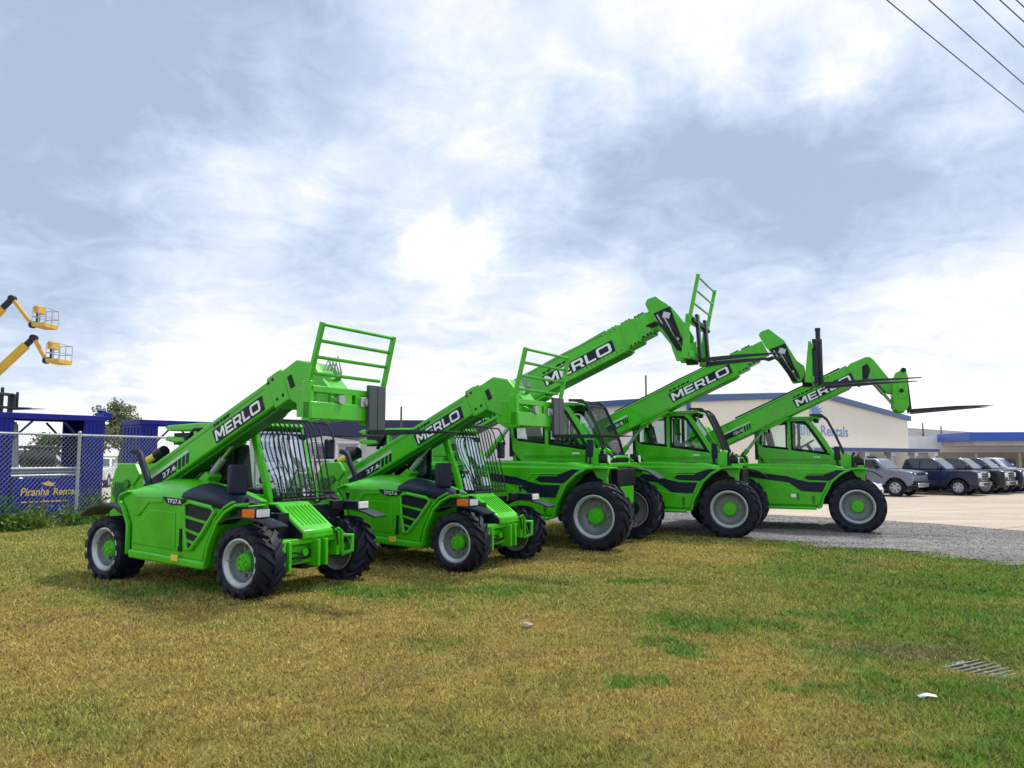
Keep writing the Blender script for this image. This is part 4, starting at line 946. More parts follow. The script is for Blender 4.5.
def stone_mat(name, c1, c2, scale, bump, stains=None, joints=False):
    m, nt, b = new_mat(name); N = nt.nodes; L = nt.links; tc = N.new('ShaderNodeTexCoord')
    vo = N.new('ShaderNodeTexVoronoi'); vo.inputs['Scale'].default_value = scale; L.new(tc.outputs['Object'], vo.inputs['Vector'])
    no = N.new('ShaderNodeTexNoise'); no.inputs['Scale'].default_value = .35; no.inputs['Detail'].default_value = 9; no.inputs['Roughness'].default_value = .65; L.new(tc.outputs['Object'], no.inputs['Vector'])
    mp = N.new('ShaderNodeMapping'); mp.inputs['Rotation'].default_value = (0, 0, R(-58)); mp.inputs['Scale'].default_value = (.22, 1.6, 1); L.new(tc.outputs['Object'], mp.inputs[0])
    n2 = N.new('ShaderNodeTexNoise'); n2.inputs['Scale'].default_value = 1.0; n2.inputs['Detail'].default_value = 7; L.new(mp.outputs[0], n2.inputs['Vector'])
    mx = N.new('ShaderNodeMix'); mx.data_type = 'RGBA'; mx.inputs[6].default_value = (*c1, 1); mx.inputs[7].default_value = (*c2, 1)
    ad = N.new('ShaderNodeMath'); ad.operation = 'ADD'; L.new(no.outputs['Fac'], ad.inputs[0]); L.new(n2.outputs['Fac'], ad.inputs[1])
    mr = N.new('ShaderNodeMapRange'); mr.inputs[1].default_value = .75; mr.inputs[2].default_value = 1.25; L.new(ad.outputs[0], mr.inputs[0]); L.new(mr.outputs[0], mx.inputs[0])
    hs = N.new('ShaderNodeMapRange'); hs.inputs[3].default_value = 1 - (stains or .28); hs.inputs[4].default_value = 1 + (stains or .28); L.new(vo.outputs['Color'], hs.inputs[0])
    sc = N.new('ShaderNodeVectorMath'); sc.operation = 'SCALE'; L.new(mx.outputs[2], sc.inputs[0]); L.new(hs.outputs[0], sc.inputs['Scale'])
    col = sc.outputs[0]
    if joints:
        mj = N.new('ShaderNodeMapping'); mj.inputs['Rotation'].default_value = (0, 0, R(-32)); L.new(tc.outputs['Object'], mj.inputs[0])
        dn = N.new('ShaderNodeTexNoise'); dn.inputs['Scale'].default_value = .8; dn.inputs['Detail'].default_value = 6; L.new(tc.outputs['Object'], dn.inputs['Vector'])
        dv = N.new('ShaderNodeVectorMath'); dv.operation = 'MULTIPLY_ADD'; L.new(dn.outputs['Color'], dv.inputs[0]); dv.inputs[1].default_value = (.35, .35, 0); L.new(mj.outputs[0], dv.inputs[2])
        br = N.new('ShaderNodeTexBrick'); br.inputs['Scale'].default_value = 1; br.inputs['Brick Width'].default_value = 5.2; br.inputs['Row Height'].default_value = 4.2; br.inputs['Mortar Size'].default_value = .05; br.inputs['Mortar Smooth'].default_value = .6; br.offset = .0
        br.inputs['Color1'].default_value = (1, 1, 1, 1); br.inputs['Color2'].default_value = (.90, .89, .87, 1); br.inputs['Mortar'].default_value = (.5, .46, .42, 1); L.new(dv.outputs[0], br.inputs['Vector'])
        ml = N.new('ShaderNodeVectorMath'); ml.operation = 'MULTIPLY'; L.new(col, ml.inputs[0]); L.new(br.outputs['Color'], ml.inputs[1]); col = ml.outputs[0]
    L.new(col, b.inputs['Base Color']); b.inputs['Roughness'].default_value = .9; b.inputs['Specular IOR Level'].default_value = .2
    bp = N.new('ShaderNodeBump'); bp.inputs['Strength'].default_value = bump; bp.inputs['Distance'].default_value = .02; L.new(vo.outputs['Distance'], bp.inputs['Height']); L.new(bp.outputs[0], b.inputs['Normal'])
    return m
MT['gravel'] = stone_mat('grey_gravel', (.13, .128, .124), (.27, .262, .25), 34, 1.0, .6)
MT['concrete'] = stone_mat('worn_concrete', (.38, .315, .25), (.53, .455, .37), 60, .12, None, True)
sheet('gravel_strip', EG, EL, 260, 16, .012, MT['gravel'], .9, 0)
sheet('parking_lot', EL, [(-90, 95), (-50, 95), (-10, 95), (20, 95), (50, 90), (75, 70), (85, 55), (90, 30), (95, 0)], 200, 40, .016, MT['concrete'], .12, 0, 1.6)

# loose stones on the gravel strip
def make_stones():
    rg = np.random.RandomState(21); a = edge(EG, 400); b = edge(EL, 400); n = 52000
    t = rg.randint(0, 400, n); v = rg.rand(n); P = a[t] * (1 - v[:, None]) + b[t] * v[:, None] + rg.normal(0, .12, (n, 2)); P = P[(P[:, 1] > 7) & (P[:, 1] < 24) & (P[:, 0] > -3) & (P[:, 0] < 13)]; n = len(P)
    s = rg.uniform(.008, .019, n) * (.75 + P[:, 1] / 40); z = height(P[:, 0], P[:, 1]) + .014
    base = np.array([[1, 0, 0], [0, 1, 0], [-1, 0, 0], [0, -1, 0], [0, 0, .75]])
    V = base[None] * s[:, None, None] * rg.uniform(.7, 1.3, (n, 5, 3)); ang = rg.uniform(0, 6.28, n); c, sn = np.cos(ang)[:, None], np.sin(ang)[:, None]
    V = np.stack([V[:, :, 0] * c - V[:, :, 1] * sn + P[:, 0][:, None], V[:, :, 0] * sn + V[:, :, 1] * c + P[:, 1][:, None], V[:, :, 2] + z[:, None]], 2)
    f = np.array([[0, 1, 4], [1, 2, 4], [2, 3, 4], [3, 0, 4]]); F = (np.arange(n)[:, None, None] * 5 + f[None]).reshape(-1, 3)
    g = rg.uniform(.07, .30, (n, 1)) * np.array([[1, .985, .95]])
    m, nt, bb = new_mat('loose_stone'); at = nt.nodes.new('ShaderNodeAttribute'); at.attribute_name = 'tone'; nt.links.new(at.outputs['Color'], bb.inputs['Base Color']); bb.inputs['Roughness'].default_value = .9; bb.inputs['Specular IOR Level'].default_value = .2
    o = np_mesh('loose_gravel', V.reshape(-1, 3), F, m, smooth=False); set_tone(o.data, np.repeat(g, 5, 0)); return tag(o, 'loose grey gravel stones on the strip beside the grass', 'gravel', kind='stuff')
make_stones()
# ================================================================== grass blades
def make_grass():
    rg = np.random.RandomState(11); Vs = []; Cs = []
    y = 2.9
    gx = np.array([p[0] for p in EG]); gy = np.array([p[1] for p in EG])
    while y < 21:
        dy = .22; w0 = -.72 * y - 2.2; w1 = .72 * y + 2.2
        dens = 17500 * (4 / max(y, 3.6)) ** 1.75
        n = int(dens * dy * (w1 - w0))
        x = rg.uniform(w0, w1, n); yy = rg.uniform(y, y + dy, n)
        cl = fbm(x * 9, yy * 9, 2); keep = rg.rand(n) < np.clip(.62 + 2.2 * (cl - .48), .22, 1)
        lim = np.interp(-yy, -gy, gx)      # grass side of the gravel edge
        keep &= (x < lim + .25 + 1.5 * (fbm(x * 2, yy * 2, 3) - .5) + .5 * (rg.rand(n) - .5))
        gu = (x - 3.62) * .875 + (yy - 5.98) * .485; gv = -(x - 3.62) * .485 + (yy - 5.98) * .875; keep &= ~((np.abs(gu) < .25) & (np.abs(gv) < .20) & (rg.rand(n) < .93 - .5 * (np.abs(gu) > .2)))
        keep &= x > -.36 * yy - 18
        x = x[keep]; yy = yy[keep]; cl = cl[keep]; n = len(x)
        s = (y / 4) ** .8
        z = height(x, yy) - .004
        col = turf(x, yy); gr = np.clip((col[:, 1] - col[:, 0]) * 8 + .25, 0, 1)
        h = rg.uniform(.010, .032, n) * (1 + .55 * gr) * (1 + .12 * (s - 1)); w = rg.uniform(.003, .0065, n) * s
        a = rg.uniform(0, 2 * np.pi, n); le = rg.uniform(.2, 1.3, n) * h; la = rg.uniform(0, 2 * np.pi, n)
        b0 = np.stack([x - np.cos(a) * w, yy - np.sin(a) * w, z], 1); b1 = np.stack([x + np.cos(a) * w, yy + np.sin(a) * w, z], 1)
        t = np.stack([x + np.cos(la) * le, yy + np.sin(la) * le, z + h], 1)
        Vs.append(np.stack([b0, b1, t], 1).reshape(-1, 3))
        tint = rg.uniform(.35, 1.7, (n, 1)) * (.75 + .5 * cl[:, None]); straw = (rg.rand(n, 1) < .22) * (1 - .6 * gr[:, None])
        c = col * tint * (1 - straw) + np.array([[.60, .46, .18]]) * straw * rg.uniform(.6, 1.2, (n, 1))
        Cs.append(np.repeat(c, 3, 0)); y += dy
    V = np.concatenate(Vs); C = np.concatenate(Cs)
    m, nt, b = new_mat('grass_blade'); at = nt.nodes.new('ShaderNodeAttribute'); at.attribute_name = 'tone'
    nt.links.new(at.outputs['Color'], b.inputs['Base Color']); b.inputs['Roughness'].default_value = .6; b.inputs['Specular IOR Level'].default_value = .25
    tl = nt.nodes.new('ShaderNodeBsdfTranslucent'); nt.links.new(at.outputs['Color'], tl.inputs[0]); mx = nt.nodes.new('ShaderNodeMixShader'); mx.inputs[0].default_value = .35
    nt.links.new(b.outputs[0], mx.inputs[1]); nt.links.new(tl.outputs[0], mx.inputs[2]); nt.links.new(mx.outputs[0], nt.nodes['Material Output'].inputs[0])
    MT['blade'] = m
    o = np_mesh('grass', V, np.arange(len(V)).reshape(-1, 3), m, smooth=False); set_tone(o.data, C)
    return tag(o, 'short mown grass, straw brown in the middle and greener to the right', 'grass', kind='stuff')
make_grass()

def leaf_cloud(name, centers, parent=None, mat='leafm', seed=1, kind=None):
    """centers: list of (x,y,z,rx,ry,rz,n,leaf size,tone)"""
    rg = np.random.RandomState(seed); Vs = []; Cs = []
    for (x, y, z, rx, ry, rz, n, ls, tone) in centers:
        d = rg.normal(size=(n, 3)); d /= np.linalg.norm(d, axis=1)[:, None]; r = rg.rand(n, 1) ** .45
        P = d * r * np.array([[rx, ry, rz]]) + np.array([[x, y, z]])
        u = rg.normal(size=(n, 3)); u /= np.linalg.norm(u, axis=1)[:, None]; v = np.cross(u, rg.normal(size=(n, 3))); v /= np.linalg.norm(v, axis=1)[:, None]
        s = ls * rg.uniform(.6, 1.3, (n, 1))
        Vs.append(np.stack([P - u * s * .5, P + v * s * .3, P + u * s * .5, P - v * s * .3], 1).reshape(-1, 3))
        c = np.array([tone]) * rg.uniform(.6, 1.5, (n, 1)); Cs.append(np.repeat(c, 4, 0))
    V = np.concatenate(Vs); C = np.concatenate(Cs)
    o = np_mesh(name, V, np.arange(len(V)).reshape(-1, 4), MT['blade'], smooth=False); set_tone(o.data, C)
    if parent: o.parent = parent
    if kind: tag(o, kind=kind)
    return o

# storm drain grate, litter, stone
MT['oldsteel'] = pmat('weathered_steel', (.15, .15, .145), .65, metal=.3, var=.3, scale=9, dirt=(.20, .16, .11), dirt_amt=.7)
MT['oldconc'] = pmat('old_concrete', (.26, .25, .22), .9, var=.25, scale=5, bump=.3, dirt=(.12, .11, .07), dirt_amt=.6)
gz = hz(3.62, 5.98)
t = thing('drain_grate', 'weathered steel drain grate with parallel bars set low in the grass', 'drain grate', (3.62, 5.98, gz + .002), R(29)); t.rotation_euler[0] = R(4)
m = MB()
for k in range(8): m.bx(-.235, .235, -.185 + k * .052 - .007, -.185 + k * .052 + .007, -.012, .014)
m.bx(-.25, -.235, -.20, .20, -.014, .012); m.bx(.235, .25, -.20, .20, -.014, .012); m.bx(-.02, .02, -.20, .20, -.016, .004)
m.build('grate_bar', 'oldsteel', t, bevel=.003)
m = MB(); m.bx(-.30, .30, -.25, -.20, -.10, -.004); m.bx(-.30, .30, .20, .25, -.10, .0); m.bx(-.30, -.25, -.20, .20, -.10, -.002); m.bx(.25, .30, -.20, .20, -.10, -.003); m.bx(-.25, .25, -.20, .20, -.20, -.09)
m.build('concrete_rim', 'oldconc', t, bevel=.012)
MT['paper'] = pmat('white_paper', (.82, .82, .80), .8, var=.05)
m = MB(); m.grid([[(-.10, -.03, .012), (-.02, -.035, .03), (.10, -.02, .012)], [(-.11, .02, .02), (.0, .02, .045), (.11, .03, .02)], [(-.07, .05, .012), (.01, .06, .02), (.08, .05, .014)]])
o = m.build('scrap_of_paper', 'paper', None, loc=(2.64, 4.99, hz(2.64, 4.99) + .02)); o.scale = (.58, .6, .6); tag(o, 'crumpled white scrap of paper lying on the grass near the drain grate', 'litter'); o.modifiers.new('t', 'SOLIDIFY').thickness = .004
m = MB(); m.sphere((0, 0, .03), (.05, .035, .022), 9, 6); m.V = [(a + random.uniform(-.008, .008), b + random.uniform(-.008, .008), c + random.uniform(-.006, .006)) for a, b, c in m.V]; MT['pebble'] = pmat('pale_stone', (.42, .38, .31), .9, var=.2, scale=30, bump=.4)
o = m.build('stone', 'pebble', None, loc=(.14, 7.01, hz(.14, 7.01))); tag(o, 'small pale stone lying in the dry grass in front of the machines', 'stone')
# ================================================================== fence and yard behind it
MT['galv'] = pmat('galvanised_steel', (.40, .43, .47), .45, metal=.5, var=.12)
MT['cblue'] = pmat('blue_container_paint', (.003, .010, .24), .45, var=.18, scale=2.5, spec=.3, dirt=(.008, .018, .15), dirt_amt=.5)
MT['cblue_shaded'] = pmat('blue_paint_shaded', (.006, .016, .16), .5, var=.2, scale=2)  # container blue with the shade under its roof put into the colour
FA = Vector((-11.35, 13.4, 0)); FD = Vector((.345, .939, 0)); 
t = thing('chain_link_fence', 'galvanised chain link fence with pipe posts running behind the row at the left', 'fence', FA, math.atan2(FD.y, FD.x))
LEN = 19.0; HT = 2.0
for k in range(7):
    m = MB(); x = 1.22 + k * 3.05
    m.cyl((x, 0, -.05), (x, 0, HT + .06), .036, n=10); m.sphere((x, 0, HT + .06), (.042, .042, .035), 10, 6); m.build('post', 'galv', t)
m = MB(); m.cyl((-.5, 0, HT), (LEN + .4, 0, HT), .026, n=8); m.build('top_rail', 'galv', t)
m = MB(); P = .105; y_ = -.045
x = -HT
while x < LEN:
    for s in (1, -1):
        a, b = (x, x + HT) if s > 0 else (x + HT, x)
        z0, z1 = .03, HT - .02
        xa, xb = a, b
        # clip to the fence length
        def at(xx): return z0 + (z1 - z0) * (xx - xa) / (xb - xa)
        lo, hi = max(min(xa, xb), 0), min(max(xa, xb), LEN)
        if hi - lo > .05:
            m.tube([(lo, y_ + .004 * s, at(lo)), (hi, y_ + .004 * s, at(hi))], .0036, 3)
    x += P
m.build('chain_link', 'galv', t, smooth=0)

def container(loc, rz, label, L=2.6, D=1.25, H=2.55, panel=None):
    t = thing('steel_container', label, 'container', loc, rz, 'blue open steel containers behind the fence')
    for x0, x1, nm in ((0, .5, 'end_wall'), (L - .5, L, 'end_wall')):
        m = MB()
        for k in range(5): m.bx(x0 + .02 + k * .095, x0 + .02 + k * .095 + .05, -.015, .02, .1, H - .2)
        m.bx(x0, x1, .0, .06, .0, H - .12); m.bx(x0 if x0 == 0 else x1 - .06, .06 if x0 == 0 else x1, .06, D, .0, H - .12); m.bx(x0, x1, D - .06, D, 0, H - .12)
        for k in range(5):
            y = .15 + k * .22; xx = x0 if x0 == 0 else x1
            m.bx(xx - .02, xx + .02, y, y + .1, .1, H - .2)
        m.build(nm, 'cblue', t, bevel=.006)
    m = MB(); m.bx(-.04, L + .04, -.03, .10, H - .14, H); m.bx(-.04, L + .04, D - .10, D + .03, H - .14, H); m.bx(-.04, .08, .1, D - .1, H - .14, H); m.bx(L - .08, L + .04, .1, D - .1, H - .14, H); m.build('top_beam', 'cblue', t, bevel=.008)
    m = MB(); m.bx(.08, L - .08, .1, D - .1, H - .10, H - .06); m.build('roof_sheet', 'cblue_shaded', t)
    m = MB(); m.bx(L - .04, L + .16, -.02, .5, H - .1, H + .10); m.bx(L - .1, L + .12, .2, .3, H + .1, H + .16); m.build('lifting_lug', 'cblue', t, bevel=.02)
    m = MB(); m.bx(.5, L - .5, .0, .1, .0, .16); m.bx(.5, L - .5, D - .1, D, 0, .16); m.build('base_beam', 'cblue', t, bevel=.006)
    m = MB()
    for x, s in ((.52, 1), (L - .52, -1)):
        for y in (.12, D - .12): m.tube([(x, y, H - .62), (x + s * .42, y, H - .18)], .035, 4)
    m.build('corner_brace', 'cblue_shaded', t)
    return t
cang = math.atan2(.805, .593)
c1 = container((-12.05, 17.55, 0), cang, 'blue open steel container with yellow lettering on its low side panel, nearest along the fence')
c2 = container((-10.52, 21.55, 0), cang - .08, 'blue open steel container behind the rear of the nearest telehandler')
m = MB(); m.bx(.52, 2.08, -.045, -.005, .16, 1.0, mi=0)
text(m, 'Piranha', (.70, -.05, .58), (1, 0, 0), (0, 0, 1), .62, .19, 1, slant=.15); text(m, 'Rentals', (1.42, -.05, .58), (1, 0, 0), (0, 0, 1), .60, .17, 1, slant=.15)
m.add([(1.14, -.05, .86), (1.24, -.05, .90), (1.30, -.05, .93), (1.36, -.05, .89), (1.48, -.05, .87), (1.40, -.05, .84), (1.46, -.05, .80), (1.32, -.05, .80), (1.22, -.05, .83)], [tuple(range(9))], mi=1)
for k, (a, b) in enumerate(((.0, .12), (.14, .34), (.38, .56), (.6, .68), (.7, .95))): m.add([(.72 + a * 1.1, -.05, .42), (.72 + b * 1.1, -.05, .42), (.72 + b * 1.1, -.05, .45), (.72 + a * 1.1, -.05, .45)], [(0, 1, 2, 3)], mi=1)
m.build('lettered_panel', ['cblue', 'yellow'], c1)
t = thing('pipe_bundle', 'bundle of grey steel pipes lying across the lettered blue container', 'pipes', c1.location, cang)
for k in range(8):
    m = MB(); z = 1.05 + (k // 3) * .085; y = .12 + (k % 3) * .1 + .05 * (k // 3 % 2); m.cyl((.5, y, z), (2.1, y, z), .04, n=10); m.build('pipe', 'galv', t)
for k, (x, y) in enumerate(((.78, .55), (.95, .8))):
    m = MB(); m.cyl((x, y, .2), (x - .1, y + .1, 2.3), .075, n=12); m.cyl((x - .1, y + .1, 2.3), (x - .105, y + .105, 2.36), .05, n=10); o = m.build('steel_tube', 'galv', None); o.location = c1.location; o.rotation_euler = (0, 0, cang); tag(o, ('pale steel tube leaning inside the lettered blue container, the left one', 'pale steel tube leaning inside the lettered blue container, the right one')[k], 'tube', 'steel tubes leaning in the blue container')
# dark wheeled loader standing beyond
MT['dkmach'] = pmat('dark_machine_paint', (.020, .022, .028), .5, var=.3, scale=3, dirt=(.09, .08, .07), dirt_amt=.5)
t = thing('compact_loader', 'dark compact loader with pale lift arms seen through the blue container', 'loader', (-17.0, 27.2, hz(-17, 27.2)), R(-35))
m = MB(); m.bx(-1.0, 1.0, -.7, .7, .45, 1.0); m.bx(-1.2, -.6, -.65, .65, .9, 1.4); m.bx(.9, 1.5, -.75, .75, .15, .7); m.build('body', 'dkmach', t, bevel=.05)
m = MB()
for x in (-.5, .4):
    for y in (-.5, .5): m.bx(x - .04, x + .04, y - .04, y + .04, 1.0, 2.0)
m.bx(-.55, .45, -.55, .55, 2.0, 2.1); m.build('cab_frame', 'dkmach', t, bevel=.02)
m = MB(); MT['tglass'] = glass_mat('dark_cab_glass', (.10, .14, .15)); m.bx(-.5, .42, -.48, .48, 1.1, 1.95); m.build('cab_window', 'tglass', t)
for y in (-.8, .8):
    m = MB(); m.strip([(-1.0, y, 1.5), (-.4, y, 1.75), (.6, y, 1.35), (1.1, y, .6)], .14, .16); m.build('lift_arm', 'galv', t)
    for x in (-.65, .65):
        w_ = MB(); w_.cyl((x, y - .14, .4), (x, y + .14, .4), .4, n=20); w_.build('wheel', 'tyre', t, bevel=.04)

# boom lifts far behind, at the left edge
MT['jlgy'] = pmat('yellow_lift_paint', (.62, .36, .02), .45, var=.1, scale=1.5)
def boom_lift(loc, rz, el, knuckle, tip, label):
    t = thing('boom_lift', label, 'boom lift', loc, rz, 'yellow boom lifts beyond the fence')
    m = MB(); m.bx(-1.3, 1.3, -1.0, 1.0, .5, 1.0); m.cyl((0, 0, 1.0), (0, 0, 1.2), .6, n=20); m.build('chassis', 'black', t, bevel=.05)
    m = MB(); m.bx(-1.8, .6, -1.0, -.3, 1.2, 2.1); m.bx(-1.8, .6, .3, 1.0, 1.2, 2.1); m.bx(-1.6, -.6, -.3, .3, 1.2, 2.3); m.build('turntable', 'jlgy', t, bevel=.08)
    for x in (-1.2, 1.2):
        for y in (-1.1, 1.1):
            w_ = MB(); w_.cyl((x, y - .18, .5), (x, y + .18, .5), .5, n=20); w_.build('wheel', 'tyre', t, bevel=.06)
    k = Vector((knuckle[0], 0, knuckle[1])); a = Vector((-.9, 0, 2.2)); d = (k - a); ln = d.length; ang = math.atan2(d.z, d.x)
    rot = Matrix.Rotation(-ang, 3, 'Y')
    m = MB(); m.box(a.lerp(k, .47), (ln * .94, .32, .50), rot); b = m.build('boom', 'jlgy', t, bevel=.02)
    m = MB(); m.box(a.lerp(k, .95), (ln * .08, .24, .34), rot); m.cyl(k + Vector((0, -.2, 0)), k + Vector((0, .2, 0)), .22, n=12); m.build('boom_tip', 'slate', b, bevel=.02)
    m = MB(); P0 = a.lerp(k, .70); text(m, 'Rentals', P0 + Vector((-.55 * d.x / ln * 2, -.155, -.55 * d.z / ln * 2 - .1)), d / ln, Vector((-d.z, 0, d.x)) / ln, 1.6, .24); m.build('lettering', 'black', b)
    tp = Vector((tip[0], 0, tip[1])); d2 = tp - k; rot2 = Matrix.Rotation(-math.atan2(d2.z, d2.x), 3, 'Y')
    m = MB(); m.box(k.lerp(tp, .5), (d2.length, .20, .22), rot2); m.build('jib', 'jlgy', t, bevel=.02)
    m = MB(); m.cyl(tp + Vector((0, -.15, 0)), tp + Vector((0, .15, 0)), .22, n=12); m.box(tp + Vector((.22, 0, .1)), (.4, .25, .25)); m.box(tp + Vector((.34, 0, .5)), (.12, .3, 1.0)); m.build('basket_mount', 'slate', t, bevel=.02)
    bx0 = tp.x + .42; z0 = tp.z - .1
    m = MB(); m.bx(bx0, bx0 + .85, -.75, .75, z0 - .12, z0 + .16)
    f = m.build('basket_floor', 'jlgy', t, bevel=.02)
    m = MB()
    for z in (.55, 1.15): m.tube([(bx0, -.75, z0 + z), (bx0 + .85, -.75, z0 + z), (bx0 + .85, .75, z0 + z), (bx0, .75, z0 + z)], .028, 6, closed=True)
    for x, y in ((0, -.75), (.85, -.75), (.85, 0), (.85, .75), (0, .75), (.42, -.75), (.42, .75), (0, 0)): m.tube([(bx0 + x, y, z0), (bx0 + x, y, z0 + 1.15)], .026, 6)
    m.build('basket_rail', 'galv', t)
    m = MB(); m.bx(bx0 - .12, bx0 + .18, -.5, .4, z0 + .85, z0 + 1.35); m.build('control_box', 'jlgy', t, bevel=.04)
    return t
# knuckle, jib end: metres ahead of the turntable and above ground
boom_lift((-42.8, 50.5, hz(-43, 50)), R(0), 0, (9.1, 12.7), (10.57, 10.9), 'yellow boom lift with the higher of the two raised baskets, at the left edge')
boom_lift((-39.1, 50.6, hz(-43, 51)), R(0), 0, (6.94, 10.04), (7.87, 8.5), 'yellow boom lift with the lower of the two raised baskets and black letters')
# dark fork carriage of a parked forklift, raised above the first container
t = thing('forklift', 'dark forklift mast with its forks raised above the blue container at the left edge', 'forklift', (-14.95, 22.3, hz(-14.9, 22.3)), R(-8))
m = MB()
for y in (-.32, .32): m.bx(-.12, 0, y - .05, y + .05, .1, 3.45)
m.bx(-.1, -.02, -.32, .32, 2.6, 2.7); m.bx(-.1, -.02, -.32, .32, 1.2, 1.3); m.cyl((-.06, 0, .3), (-.06, 0, 3.6), .045); m.bx(-.1, -.02, -.32, .32, 3.38, 3.45); m.build('mast', 'fork', t, bevel=.01)
m = MB(); m.bx(0, .06, -.5, .5, 2.97, 3.05); m.bx(0, .06, -.5, .5, 3.35, 3.43); m.bx(.0, .06, -.5, -.44, 2.97, 3.5); m.bx(.0, .06, .44, .5, 2.97, 3.5); m.build('fork_carriage', 'fork', t, bevel=.01)
fork_pair(t, .06, (-.3, .3), 2.96, 3.40, 1.1, .1, 0, ('fork', 'fork'))
m = MB(); m.bx(-2.0, -.2, -.55, .55, .35, 1.0); m.bx(-2.1, -1.3, -.55, .55, .5, 1.25); m.build('body', 'dkmach', t, bevel=.06)
m = MB()
for x in (-1.7, -.4):
    for y in (-.48, .48): m.tube([(x, y, 1.0), (x * .95 - .05, y, 2.05)], .04, 6)
m.bx(-1.75, -.35, -.5, .5, 2.05, 2.12); m.build('overhead_guard', 'dkmach', t)
for x in (-1.7, -.35):
    for y in (-.5, .5):
        w_ = MB(); w_.cyl((x, y - .12, .33), (x, y + .12, .33), .33, n=20); w_.build('wheel', 'tyre', t, bevel=.04)
# ================================================================== buildings
def wall_mat(name, col, rib=0, dirt=(.3, .27, .22), amt=.35, axis='x'):
    m, nt, b = new_mat(name); N = nt.nodes; L = nt.links; tc = N.new('ShaderNodeTexCoord')
    no = N.new('ShaderNodeTexNoise'); no.inputs['Scale'].default_value = .5; no.inputs['Detail'].default_value = 8; no.inputs['Roughness'].default_value = .65
    mp = N.new('ShaderNodeMapping'); mp.inputs['Scale'].default_value = (2.5, 2.5, .5); L.new(tc.outputs['Object'], mp.inputs[0]); L.new(mp.outputs[0], no.inputs['Vector'])
    mr = N.new('ShaderNodeMapRange'); mr.inputs[1].default_value = .5; mr.inputs[2].default_value = .8; mr.inputs[4].default_value = amt; L.new(no.outputs['Fac'], mr.inputs[0])
    mx = N.new('ShaderNodeMix'); mx.data_type = 'RGBA'; mx.inputs[6].default_value = (*col, 1); mx.inputs[7].default_value = (*dirt, 1); L.new(mr.outputs[0], mx.inputs[0])
    L.new(mx.outputs[2], b.inputs['Base Color']); b.inputs['Roughness'].default_value = .6; b.inputs['Specular IOR Level'].default_value = .3
    if rib:
        wv = N.new('ShaderNodeTexWave'); wv.inputs['Scale'].default_value = rib; wv.bands_direction = 'X'; L.new(tc.outputs['Object'], wv.inputs['Vector'])
        bp = N.new('ShaderNodeBump'); bp.inputs['Strength'].default_value = .35; bp.inputs['Distance'].default_value = .03; L.new(wv.outputs['Fac'], bp.inputs['Height']); L.new(bp.outputs[0], b.inputs['Normal'])
    return m
MT['cream'] = wall_mat('cream_metal_siding', (.70, .645, .55), 1.2, (.54, .49, .41), .25)
MT['ltgrey'] = wall_mat('light_grey_siding', (.62, .61, .60), 1.2, (.32, .30, .27))
MT['whitew'] = wall_mat('white_painted_wall', (.72, .71, .69), 0, (.45, .42, .38), .5)
MT['greyw'] = wall_mat('grey_weathered_wall', (.40, .37, .34), 0, (.22, .2, .18), .6)
MT['btrim'] = pmat('blue_metal_trim', (.025, .08, .22), .45, var=.08)
MT['bbright'] = pmat('bright_blue_fascia', (.012, .075, .42), .4, var=.06)
MT['blogo'] = pmat('blue_lettering', (.11, .22, .46), .5, var=.05)
MT['bnavy'] = pmat('navy_metal_roof', (.012, .018, .06), .5, var=.1)
MT['roofgrey'] = pmat('grey_metal_roof', (.42, .43, .45), .5, var=.1, scale=1)
MT['dkglass'] = pmat('dark_window', (.03, .04, .06), .12, var=.2, scale=1)
MT['brick'] = wall_mat('brown_brick', (.22, .13, .10), 0, (.30, .24, .2), .5)

# large warehouse: local x along the gable wall, y into the building
W0 = (7.9, 34.0); wa = math.atan2(.69, .724); GB = -.55
t = thing('warehouse', 'cream metal warehouse with blue roof edge and blue lettering on its gable', 'building', (*W0, 0), wa)
Wd, Dp, EZ, PZ = 26.8, 17.0, 4.05, 4.95; base = -1.1
m = MB(); m.prism([(0, base), (Wd, base), (Wd, EZ), (Wd / 2, PZ), (0, EZ)], 0, .15); m.build('gable_wall', 'cream', t)
m = MB(); m.bx(0.005, .15, .15, Dp, base, EZ); m.build('side_wall', 'ltgrey', t)
m = MB(); m.bx(Wd - .15, Wd - .005, .15, Dp, base, EZ); m.prism([(0.15, base), (Wd - .15, base), (Wd - .15, EZ), (Wd / 2, PZ - .02), (0.15, EZ)], Dp - .15, Dp); m.build('rear_wall', 'ltgrey', t)
m = MB(); m.prism([(-.25, EZ + .02), (Wd / 2, PZ + .03), (Wd + .25, EZ + .02), (Wd + .25, EZ + .12), (Wd / 2, PZ + .13), (-.25, EZ + .12)], -.05, Dp + .2); m.build('roof', 'roofgrey', t)
m = MB()
for a, b in (((-.3, EZ - .15), (Wd / 2, PZ - .13)), ((Wd / 2, PZ - .13), (Wd + .3, EZ - .15))):
    m.prism([a, b, (b[0], b[1] + .32), (a[0], a[1] + .32)], -.16, -.05)
m.bx(-.30, -.18, -.05, Dp, EZ - .15, EZ + .14); m.bx(Wd + .18, Wd + .3, -.05, Dp, EZ - .15, EZ + .14)
m.build('roof_trim', 'btrim', t, bevel=.01)
m = MB(); m.bx(-.16, .0, -.14, .0, base, EZ - .15); m.bx(-.08, .0, 8.0, 8.12, base, EZ - .1); m.build('downspout', 'btrim', t)
m = MB(); m.bx(-.35, -.02, 5.2, 5.6, 3.2, 3.55); m.build('wall_lamp', 'white', t, bevel=.02)
m = MB()
text(m, 'Piranha', (9.15, -.012, 2.62), (1, 0, 0), (0, 0, 1), 3.75, .78); text(m, 'Rentals', (13.3, -.012, 2.62), (1, 0, 0), (0, 0, 1), 3.65, .62)
cx, cz = 12.7, 4.02
